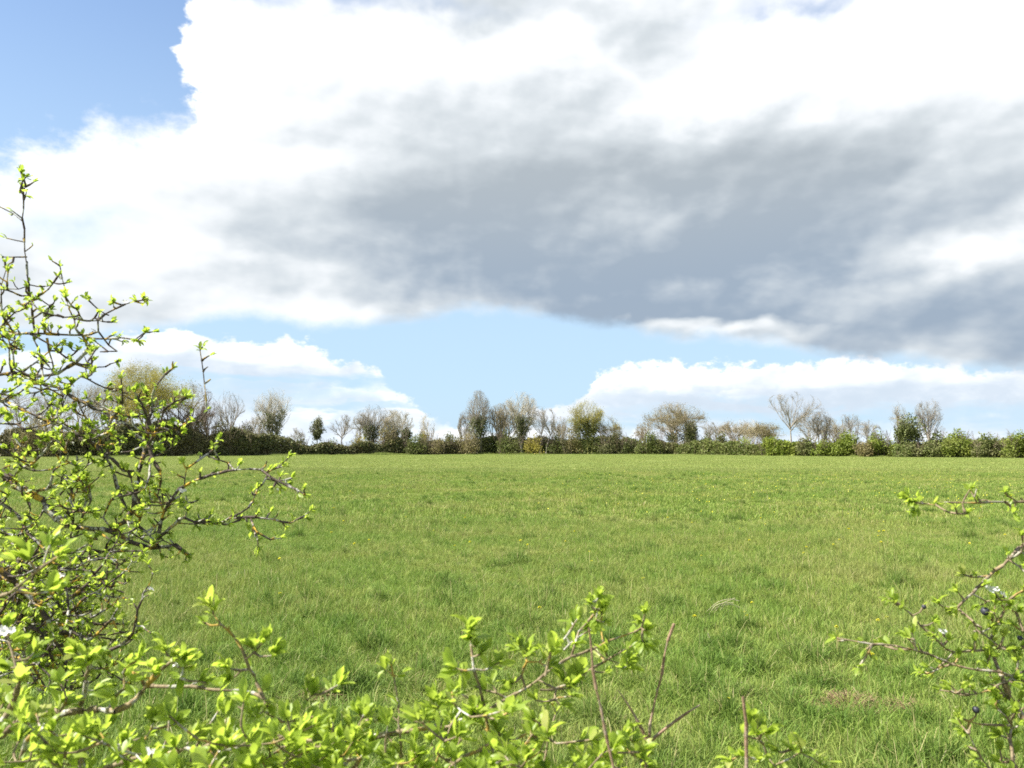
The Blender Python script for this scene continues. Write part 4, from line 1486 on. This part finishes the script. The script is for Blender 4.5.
for i in range(330):
    z_ = rg.random() * 1.25
    if z_ < .11:
        x, y = rg.uniform(-5, 100), rg.uniform(285, 385)
    elif z_ < .62:
        x, y = rg.uniform(-10, 175), rg.uniform(380, 545)
    else:
        x, y = rg.uniform(-20, 120 if rg.random() < .8 else 145), rg.uniform(540, 690)
    bt.attach(x, y, rg.uniform(2.15, 2.5), rg.randint(4, 8), .0285 * rg.uniform(.8, 1.15), rpx=.8)
for x, y, n in [(143, 298, 8), (136, 301, 6), (113, 302, 7), (98, 312, 5), (145, 332, 8), (138, 340, 6), (112, 322, 6), (32, 300, 9), (25, 308, 9), (14, 312, 8), (38, 296, 6), (8, 272, 5), (5, 262, 4), (74, 318, 6), (58, 276, 5), (66, 283, 5), (52, 283, 4),
                (21, 172, 6), (23, 180, 5), (20, 190, 4), (26, 196, 4), (166, 373, 8), (186, 395, 9), (180, 402, 9), (128, 392, 7), (112, 400, 8), (100, 438, 10), (108, 448, 12), (116, 440, 11), (104, 456, 10), (182, 430, 8), (176, 438, 7), (213, 450, 7), (215, 458, 5), (258, 488, 8), (252, 492, 6),
                (268, 474, 5), (292, 478, 5), (288, 484, 5), (304, 494, 6), (198, 500, 5), (182, 504, 5), (240, 520, 6), (206, 520, 5), (90, 375, 9), (20, 385, 7), (60, 382, 6), (92, 372, 7), (40, 448, 8), (55, 452, 8), (78, 480, 8), (68, 500, 8), (150, 478, 6), (150, 404, 5), (154, 412, 5)]:
    bt.attach(x, y, 2.33, n, .0285, rpx=.9)
bt.finish(BLO, SLO, 44)

# ---- the near shrubs of the hedge under the camera
def rooted(sh, spots, r=.010):
    """stems from the soil up to where the leafy wood starts"""
    for (x, y, d_) in spots:
        p = at(x, y, d_)
        g_ = Vector((sh.base.x + (p.x - sh.base.x) * .35, sh.base.y + (p.y - sh.base.y) * .35, -0.03))
        Q = catmull([g_, g_.lerp(p, .5) + Vector((sh.rng.gauss(0, .05), sh.rng.gauss(0, .03), 0)), p], .06)
        sh.wire(Q, r, r * .45)


def fill(sh, n, xr, env, d0, d1, size, seed, ymax=800):
    """short shoots filling the body of the shrub under its outline env(px)->py"""
    rg = random.Random(seed)
    for _ in range(n):
        x = rg.uniform(*xr)
        top = np.interp(x, [e[0] for e in env], [e[1] for e in env])
        y = top + (ymax - top) * rg.random() ** 0.9
        if top > 790:
            continue
        sh.attach(x, y, rg.uniform(d0, d1), rg.randint(4, 8), size * rg.uniform(.8, 1.15))


ns = Shrub('hedge_shrub', 'near shrub with large bright yellow green leaves and a lichened fork, bottom left corner', (-0.62, 1.3, 0.0), BARK2, 8, leaf=0.033)
rooted(ns, [(-20, 790, 1.2), (60, 800, 1.2), (140, 810, 1.25), (230, 800, 1.25), (280, 810, 1.2), (-60, 700, 1.2)])
Ln = ns.limb
Ln([(-50, 742), (0, 735), (16, 724), (41, 713), (68, 712), (82, 709), (115, 710), (137, 699), (145, 686), (158, 672), (172, 661)], 1.25, 1.22, 4.0, 2.2, .8, 1.0, sub=.1)
Ln([(145, 686), (170, 687), (191, 687), (220, 690), (252, 692), (268, 702)], 1.23, 1.2, 1.8, 1.6, .9, .8, crook=.5, sub=.05)
Ln([(145, 686), (139, 676), (131, 671)], 1.23, 1.22, 2.2, 1.0, .6, .6, sub=0)
Ln([(79, 709), (84, 690), (86, 676), (90, 661)], 1.23, 1.2, 2.8, 1.6, .4, 1.0, sub=0)
Ln([(2, 722), (11, 708), (15, 695), (20, 680)], 1.15, 1.15, 3.0, 2.2, .3, 1.0, sub=0)
Ln([(268, 706), (257, 683), (246, 661), (235, 637), (222, 624), (213, 614)], 1.2, 1.18, 2.0, .9, .9, .7, sub=.1)
Ln([(20, 760), (30, 735), (50, 725), (66, 700), (60, 684)], 1.25, 1.2, 2.2, 1.0, .8, .9, sub=.1)
Ln([(108, 712), (114, 700), (122, 690), (124, 676)], 1.24, 1.2, 2.0, .9, .8, .7, sub=.05)
Ln([(-50, 610), (-10, 600), (14, 590), (34, 574), (48, 563), (60, 556)], 1.0, .98, 2.4, 1.2, .2, 1.0, crook=.5, sub=0)
Ln([(60, 800), (90, 775), (130, 760), (170, 752), (210, 745), (240, 735)], 1.15, 1.12, 3.0, 1.4, .8, 1.0, sub=.1)
for x, y, n, s in [(26, 556, 5, .036), (50, 545, 6, .036), (48, 592, 5, .034), (12, 560, 4, .034), (5, 628, 6, .036), (14, 640, 6, .034), (34, 652, 8, .036), (28, 662, 6, .034), (10, 668, 6, .034), (75, 652, 8, .036), (88, 660, 7, .036),
                   (82, 668, 6, .034), (128, 665, 6, .03), (138, 658, 5, .03), (165, 650, 7, .032), (172, 656, 8, .034), (184, 668, 6, .032), (180, 678, 5, .03), (155, 673, 5, .03),
                   (210, 604, 4, .031), (213, 610, 3, .028), (203, 622, 4, .029), (227, 668, 8, .032), (230, 680, 7, .032), (262, 643, 8, .032), (253, 648, 6, .032), (275, 655, 7, .032), (245, 645, 5, .028), (200, 681, 4, .026), (206, 683, 4, .026)]:
    ns.attach(x, y, 1.18 if y > 600 else .99, n, s)
fill(ns, 150, (-60, 335), [(-60, 690), (0, 690), (60, 718), (120, 722), (160, 716), (200, 706), (250, 700), (300, 702), (335, 720)], 1.0, 1.3, .034, 5)
for q in rg.sample(ns.nodes, 26):
    ns.bl.append((q[0], Vector((rg.gauss(0, .5), -.6, .6)).normalized()))
ns.finish(BLO, SLO, 7, .006)

cs = Shrub('hedge_shrub', 'near shrub with a long pale arching branch and bright leaf tufts, bottom centre', (0.0, 1.35, 0.0), BARK2, 9, leaf=0.031)
rooted(cs, [(300, 800, 1.25), (380, 810, 1.2), (450, 800, 1.25), (496, 800, 1.22), (544, 800, 1.3), (600, 810, 1.3)])
Ln = cs.limb
Q_ = Ln([(280, 764), (296, 754), (321, 747), (351, 742), (387, 734), (428, 728), (458, 721), (482, 714), (500, 703), (516, 694), (538, 680), (555, 667), (571, 657), (593, 649), (609, 641), (634, 632)], 1.15, 1.32, 2.6, 1.0, .7, .9, crook=.35, sub=.12)
Ln([(579, 678), (590, 669), (604, 662), (616, 655), (627, 649)], 1.28, 1.32, 1.4, .8, .8, .9, crook=.5, sub=.1)
Ln([(540, 690), (560, 688), (579, 678)], 1.28, 1.28, 1.5, 1.3, .6, .9, crook=.5, sub=.1)
Ln([(571, 657), (575, 644), (579, 631), (588, 621), (596, 612)], 1.3, 1.3, 1.2, .8, .8, .9, crook=.5, sub=0)
Ln([(562, 652), (570, 645), (579, 636), (590, 630)], 1.3, 1.3, 1.0, .7, .8, .7, crook=.5, sub=0)
Ln([(603, 642), (601, 628), (602, 612)], 1.3, 1.3, 1.0, .7, .5, 1.2, crook=.5, sub=0)
Ln([(594, 649), (606, 659), (620, 664), (626, 667)], 1.3, 1.3, 1.0, .7, .6, .9, crook=.5, sub=0)
Ln([(496, 790), (494, 760), (488, 730), (482, 697), (474, 669), (471, 645), (470, 634)], 1.22, 1.2, 1.8, 1.3, .7, .9, crook=.4, sub=.05)
Ln([(402, 770), (400, 735), (399, 710), (396, 686), (391, 664)], 1.2, 1.2, 1.3, .8, .8, .6, crook=.5, sub=0)
Ln([(544, 790), (545, 762), (548, 738), (552, 725), (556, 713)], 1.3, 1.3, 1.5, 1.0, .5, .4, crook=.8, sub=0)
Ln([(545, 752), (532, 750), (520, 746)], 1.3, 1.3, 1.0, .7, .5, .8, sub=0)
Ln([(549, 738), (541, 740), (536, 742)], 1.3, 1.3, 1.0, .7, .5, .8, sub=0)
Ln([(556, 713), (552, 704), (560, 698), (572, 696)], 1.3, 1.3, 1.0, .7, .8, .8, sub=0)
Ln([(440, 800), (446, 775), (466, 755), (490, 745), (500, 735)], 1.2, 1.2, 2.2, 1.0, .8, .8, sub=.2)
Ln([(526, 690), (522, 676), (526, 662), (524, 650)], 1.22, 1.2, 1.5, .9, .6, 1.0, sub=0)
Ln([(508, 699), (496, 694), (484, 690)], 1.22, 1.2, 1.2, .8, .8, .9, sub=0)
Ln([(545, 676), (548, 665), (551, 652)], 1.1, 1.1, 1.5, .9, .4, 1.0, sub=0)
Ln([(330, 800), (345, 775), (360, 760), (352, 742)], 1.2, 1.2, 2.2, 1.4, .8, 1.0, sub=.1)
for x, y, n, s in [(308, 686, 6, .034), (313, 694, 6, .03), (338, 685, 6, .032), (333, 690, 5, .03), (390, 662, 3, .022), (398, 676, 4, .024), (433, 701, 7, .034), (442, 706, 7, .034), (436, 712, 6, .032), (455, 668, 4, .040), (462, 672, 4, .036),
                   (468, 630, 8, .034), (471, 638, 8, .034), (476, 646, 6, .03), (452, 692, 3, .040), (480, 654, 5, .03), (490, 668, 6, .03), (500, 662, 5, .03), (512, 684, 6, .03), (520, 645, 7, .036), (527, 652, 7, .034), (545, 658, 6, .040), (552, 650, 6, .036),
                   (548, 667, 5, .036), (570, 688, 7, .042), (578, 676, 6, .040), (563, 680, 6, .038), (560, 705, 3, .03), (590, 603, 8, .030), (598, 598, 8, .028), (602, 608, 7, .028), (578, 618, 7, .026), (596, 620, 6, .026), (604, 622, 6, .024), (645, 612, 6, .026),
                   (640, 622, 7, .028), (647, 630, 7, .028), (643, 642, 7, .028), (650, 648, 6, .026), (622, 668, 6, .026), (628, 662, 5, .026), (606, 672, 4, .024), (536, 700, 5, .03), (590, 740, 5, .034), (626, 735, 7, .032), (634, 742, 6, .030), (618, 748, 5, .034), (612, 765, 5, .04)]:
    cs.attach(x, y, 1.27 if x > 585 else 1.2, n, s)
fill(cs, 140, (285, 560), [(285, 705), (320, 706), (360, 712), (400, 708), (430, 712), (450, 690), (480, 690), (510, 700), (540, 716), (560, 745)], 1.05, 1.3, .032, 6)
fill(cs, 26, (560, 660), [(560, 750), (590, 752), (620, 742), (650, 750), (660, 765)], 1.1, 1.3, .032, 7)
cs.finish(BLO, SLO, 0, .006)

# ---- bare dead stems standing up out of the hedge
def dead_stem(label, lines, base, d_, seed):
    sh = Shrub('dead_stem', label, base, DEAD, seed, cat='stem', group='dead stems sticking up from the hedge')
    for pts, r0, r1 in lines:
        P = [at(x, y, d_) if not isinstance(x, Vector) else x for x, y in pts]
        if pts is lines[0][0]:
            P = [Vector(base)] + P
        Q = catmull(P, .02)
        for i in range(1, len(Q) - 1):
            Q[i] = Q[i] + Vector((sh.rng.gauss(0, 1), sh.rng.gauss(0, 1), 0)) * .0009
        sh.wire(Q, r0 * d_ / F_PX, r1 * d_ / F_PX)
    sh.finish()


p_ = at(617, 790, .95)
dead_stem('single straight red brown dead stem, thickest and leftmost of the bare ones', [([(617, 790), (615, 768), (609, 743), (600, 708), (593, 669), (589, 628)], 7.0, 1.2)], (p_.x + .02, p_.y, 0), .95, 31)
p_ = at(645, 790, 1.3)
dead_stem('forked red brown dead stem with two side prongs, tallest tip of the bare ones', [([(645, 790), (645, 768), (648, 746), (650, 724), (657, 691), (664, 658), (674, 624)], 4.6, .9), ([(648, 742), (634, 714), (618, 690)], 1.5, .7), ([(648, 743), (675, 721), (689, 712), (700, 705)], 1.8, .8)], (p_.x, p_.y, 0), 1.3, 32)
p_ = at(748, 790, 1.05)
dead_stem('short straight dead stem beside the small leafy sprig, rightmost of the bare ones', [([(748, 790), (747, 768), (745, 724), (743, 697)], 4.6, 1.6)], (p_.x, p_.y, 0), 1.05, 33)

sp = Shrub('leafy_sprig', 'small leafy sprig rising at the bottom edge beside the short dead stem', (0.43, 1.3, 0.0), BARK2, 41, leaf=.031, cat='sprig')
rooted(sp, [(780, 800, 1.25), (740, 800, 1.2)], .008)
sp.limb([(790, 800), (780, 770), (768, 757), (762, 745), (757, 735)], 1.25, 1.22, 1.6, .9, .8, .9, sub=0)
sp.limb([(776, 765), (788, 760), (800, 752)], 1.25, 1.22, 1.2, .9, .8, .9, sub=0)
for x, y, n, s in [(752, 722, 6, .034), (758, 727, 6, .03), (748, 735, 4, .03), (800, 745, 5, .032), (790, 750, 5, .032), (778, 752, 5, .03), (740, 755, 5, .032), (730, 762, 5, .034), (812, 758, 4, .03), (822, 764, 4, .03), (760, 762, 5, .03), (940, 766, 3, .030)][:-1]:
    sp.attach(x, y, 1.22, n, s)
sp.finish(BLO, SLO, 0)

# ---- the blackthorn on the right
rb = Shrub('blackthorn_bush', 'small sparse blackthorn with blue black sloes and thin crossing twigs at the right edge', (1.35, 1.75, 0.0), BARK3, 51, leaf=.030)
rb.busy = 1.9
for tgt, r in ((at(1060, 500, 1.7), .006), (at(1070, 530, 1.7), .007), (at(1060, 690, 1.6), .007), (at(1040, 730, 1.6), .009), (at(1060, 640, 1.65), .006)):
    b_ = Vector((1.35, 1.75, 0))
    rb.wire(catmull([b_ - Vector((0, 0, .04)), b_.lerp(tgt, .5) + Vector((.05, .03, 0)), tgt], .06), .014, r)
Lr = rb.limb
Lr([(1060, 500), (1024, 502), (1000, 502), (981, 503), (960, 503), (940, 503), (924, 504), (916, 502)], 1.7, 1.62, 1.5, .7, .25, .6, crook=.35, sub=0)
Lr([(977, 503), (974, 496), (970, 490)], 1.66, 1.64, .9, .6, .5, .7, sub=0)
Lr([(1018, 502), (1010, 497), (1005, 493)], 1.66, 1.64, 1.0, .6, .5, .7, sub=0)
Lr([(1005, 502), (1012, 508), (1014, 513)], 1.66, 1.64, 1.2, .6, .2, .4, sub=0)
Lr([(1070, 530), (1024, 546), (1009, 560), (989, 576), (973, 592), (957, 608)], 1.7, 1.6, 2.4, 1.0, .7, .7, crook=.6, sub=.15)
Lr([(1060, 690), (1024, 681), (1001, 672), (977, 670), (953, 664), (928, 654), (896, 646), (860, 642), (836, 638)], 1.62, 1.55, 1.7, .6, .55, .42, crook=.5, sub=.05)
Lr([(1050, 645), (1005, 648), (981, 650), (953, 652), (932, 636), (912, 616), (902, 606), (892, 598)], 1.65, 1.6, 1.5, .7, .6, .6, crook=.6, sub=.15)
Lr([(1040, 730), (1024, 721), (1017, 709), (1005, 684), (995, 660), (992, 640), (1000, 620), (1010, 600), (1024, 590)], 1.6, 1.62, 3.2, .9, .6, .7, crook=.5, sub=.2)
Lr([(957, 608), (972, 622), (985, 636), (1000, 646), (1014, 650)], 1.6, 1.62, 1.0, .8, .8, .7, sub=.2)
Lr([(973, 594), (985, 602), (1000, 598), (1008, 602)], 1.6, 1.6, .8, .6, .8, .8, sub=.1)
Lr([(1016, 612), (1022, 630), (1030, 640)], 1.6, 1.6, 1.2, .8, .8, .8, sub=.2)
Lr([(1010, 700), (1000, 690), (992, 676), (988, 660)], 1.6, 1.6, 1.0, .7, .8, .8, sub=.2)
Lr([(1030, 668), (1000, 684), (976, 694), (950, 692), (940, 690)], 1.6, 1.55, 1.0, .6, .7, .6, sub=.1)
Lr([(1010, 800), (1000, 780), (989, 768), (977, 749), (968, 735), (961, 725)], 1.5, 1.5, 1.2, .7, .9, .6, sub=.1)
Lr([(1020, 790), (1012, 750), (1010, 730), (1016, 712)], 1.55, 1.58, 1.6, 1.0, .8, .9, sub=.2)
for x, y, n, s in [(908, 498, 6, .020), (912, 502, 6, .02), (916, 508, 5, .02), (966, 514, 5, .016), (970, 489, 4, .014), (1005, 492, 4, .014), (894, 602, 4, .018), (938, 603, 5, .02), (934, 622, 5, .022), (838, 637, 4, .014), (958, 658, 5, .02), (974, 650, 4, .02),
                   (1000, 600, 5, .016), (1010, 605, 6, .016), (1018, 612, 6, .018), (968, 682, 5, .018), (960, 718, 5, .022), (966, 730, 5, .022), (1012, 736, 6, .024), (1000, 735, 6, .024), (1018, 660, 6, .022), (1008, 650, 6, .022), (990, 655, 5, .02), (1015, 752, 6, .024), (1000, 762, 6, .024), (950, 690, 4, .018), (1022, 535, 4, .014), (950, 612, 5, .018), (984, 585, 5, .016), (990, 628, 6, .02), (1004, 636, 6, .02), (975, 640, 5, .02), (1016, 680, 6, .02), (1006, 716, 6, .022), (985, 690, 5, .02), (1020, 700, 6, .02), (948, 640, 4, .016), (1000, 750, 5, .02), (920, 650, 3, .014), (880, 644, 3, .013), (862, 641, 3, .013), (902, 608, 4, .016), (1014, 625, 5, .018)]:
    rb.attach(x, y, 1.6, n + 2, s * 1.5)
rb.bl = []
for x, y, r in [(985, 612, .0078), (976, 711, .0066), (997, 703, .0056), (924, 609, .0045), (1020, 640, .005)]:
    rb.attach(x, y - 4, 1.6, 2, .013, rpx=.8)
    rb.be.append((rb.segs[-1][4:7] if False else at(x, y - 4, 1.6) - Vector((0, 0, r * .8)), r))
for x, y in [(943, 632), (992, 590), (1004, 595)]:
    rb.attach(x, y, 1.6, 4, .018, rpx=.9)
    rb.bl.append((at(x, y, 1.595), Vector((-.1, -.8, .5))))
rb.finish(BLO, SLO, 8, 0)

# ------------------------------------------------------------------ small things in the field
def dandelion(p, s, proto=None):
    """a dandelion head on its stalk; copies share meshes"""
    r = empty('dandelion', p, 'yellow dandelion in flower among the meadow grass', 'flower', 'dandelions dotted over the meadow')
    r.scale = (s, s, s)
    if proto:
        for c in proto.children:
            k = c.copy(); COL.objects.link(k); k.parent = r
        return r
    V, F = tubes(np.array([(0, 0, 0, .0022, .006, 0, .05, .002), (.006, 0, .05, .002, .004, .003, .105, .0018)]), 6)
    link('stalk', mesh_np('stalk', V, F, mats=[LM['bright']], smooth=True, attrs={'tint': np.zeros(len(V))}), r)
    nr = np.random.default_rng(2)
    n = 110
    a = nr.uniform(0, 6.283, n); e = nr.uniform(0.05, 1.2, n)
    L = np.stack([np.full(n, .004), np.full(n, .003), np.full(n, .107), np.cos(a) * np.cos(e), np.sin(a) * np.cos(e), np.sin(e) * .8, nr.uniform(.012, .021, n), nr.random(n)], 1)
    link('flower_head', leaves_mesh('flower_head', L, YEL, 1), r)
    return r


rg = random.Random(5)
spots = [(742, 620), (746, 626), (693, 627), (723, 716), (592, 568), (885, 628), (879, 634), (869, 670), (873, 673), (884, 536), (877, 540), (814, 489), (281, 563), (278, 602), (752, 610), (645, 585), (540, 617), (574, 535), (930, 475), (980, 520), (700, 560), (836, 640)]
for _ in range(70):
    spots.append((rg.uniform(330, 1020), 478 + 80 * rg.random() ** 2.2))
pr = None
for i, (x, y) in enumerate(spots):
    g_ = ground_at(x, y + 3)
    s = rg.uniform(.8, 1.15) * (1 + min(g_.y, 40) / 40)
    s = min(s, 1.5) * .85
    r = dandelion((g_.x, g_.y, float(hgt(g_.x, g_.y))), s, pr)
    r.rotation_euler = (rg.gauss(0, .12) - .1, rg.gauss(0, .12), rg.uniform(0, 6.28))
    pr = pr or r

# a drift of tiny yellow flowers far out, past counting
nr = np.random.default_rng(12)
P_ = []
for cxp, cyp, sx, sy, n in ((760, 480, 80, 6, 420), (900, 476, 100, 4, 420), (960, 490, 60, 6, 160), (700, 492, 90, 6, 140), (600, 475, 160, 4, 140), (350, 474, 160, 4, 60), (800, 500, 150, 12, 160)):
    for _ in range(n):
        x, y = nr.normal(cxp, sx), nr.normal(cyp, sy)
        if y < 468: continue
        g_ = ground_at(x, y)
        P_.append((g_.x, g_.y, float(hgt(g_.x, g_.y)) + .09))
V, F = leaf_quads(np.array(P_), .034, nr, up=1.5)
fl = link('yellow_wildflowers', mesh_np('yellow_wildflowers', V, F, mats=[YEL], attrs={'tint': np.zeros(len(V))}))
tag(fl, 'drift of tiny yellow flowers across the right middle of the field', 'wildflowers', kind='stuff')

# bent dry stalks, and the withered patches
def arc(name, label, cat, p0, curves, mat, group=None):
    r = empty(name, p0, label, cat, group)
    sg = []
    for pts, rad in curves:
        Q = catmull([Vector(p) for p in pts], .03)
        for i in range(len(Q) - 1):
            sg.append((*Q[i], rad, *Q[i + 1], rad * .9))
    V, F = tubes(np.array(sg), 5)
    link('stalks', mesh_np('stalks', V, F, mats=[mat], smooth=True), r)
    return r


g_ = ground_at(712, 618); w_ = lambda x, y: at(x, y, g_.y) - g_
arc('dry_stalk', 'bleached dry plant stalks bent in an arch over the grass', 'dry plant', tuple(g_),
    [([w_(708, 616), w_(715, 606), w_(724, 603), w_(733, 603)], .0036), ([w_(710, 614), w_(716, 608), w_(728, 604), w_(736, 606), w_(741, 614)], .003), ([w_(712, 618), w_(720, 605), w_(735, 598)], .003), ([w_(706, 612), w_(718, 602), w_(730, 599), w_(739, 601)], .0025), ([w_(716, 616), w_(724, 606), w_(734, 605), w_(743, 609)], .0025)], STRAW)
for i, (x, y, h_, lab) in enumerate([(735, 696, 14, 'short pale dry stem leaning in the grass behind the short dead stem'), (676, 640, 10, 'pale dry stem lying beside the tip of the forked dead stem'), (660, 705, 16, 'thin pale straw standing between the prongs of the forked dead stem'), (715, 655, 22, 'long thin straw slanting left of the bent dry stalks'), (246, 583, 14, 'upright pale straw alone in the grass right of the left blackthorn')]):
    g_ = ground_at(x, y); w_ = lambda a, b: at(a, b, g_.y) - g_
    dx_ = rg.uniform(-8, 8)
    arc('dry_straw', lab, 'straw', tuple(g_), [([w_(x, y), w_(x + dx_ * .4, y - h_ * .5), w_(x + dx_, y - h_)], .0035)], STRAW, 'single dry stems in the meadow')


def thatch(label, c, rx, ry, n, seed):
    nr = np.random.default_rng(seed)
    a = nr.uniform(0, 6.283, n); q = np.abs(nr.normal(0, .5, n))
    x = np.cos(a) * q * rx; y = np.sin(a) * q * ry
    d_ = np.stack([nr.normal(0, 1, n), nr.normal(0, 1, n), nr.uniform(0, .45, n)], 1); d_ = unit(d_)
    l_ = nr.uniform(.04, .11, n)[:, None]
    z = nr.uniform(.008, .045, n) * (1 - q * .5)
    p0 = np.stack([x, y, z], 1)
    S_ = np.concatenate([p0, np.full((n, 1), .0022), p0 + d_ * l_, np.full((n, 1), .0012)], 1)
    V, F = tubes(S_, 3)
    o = link('withered_patch', mesh_np('withered_patch', V, F, mats=[THATCH]), None, (c.x, c.y, float(hgt(c.x, c.y))))
    tag(o, label, 'dead grass', 'withered patches in the sward', 'stuff')


thatch('brown withered grass patch in the lower right of the meadow', BARE[0][0], .24, .17, 1300, 1)
thatch('small brown withered spot to the right of the bigger patch', BARE[1][0], .11, .08, 260, 2)
thatch('pinkish withered grass patch behind the near shrub, lower left', BARE[2][0], .18, .2, 600, 3)
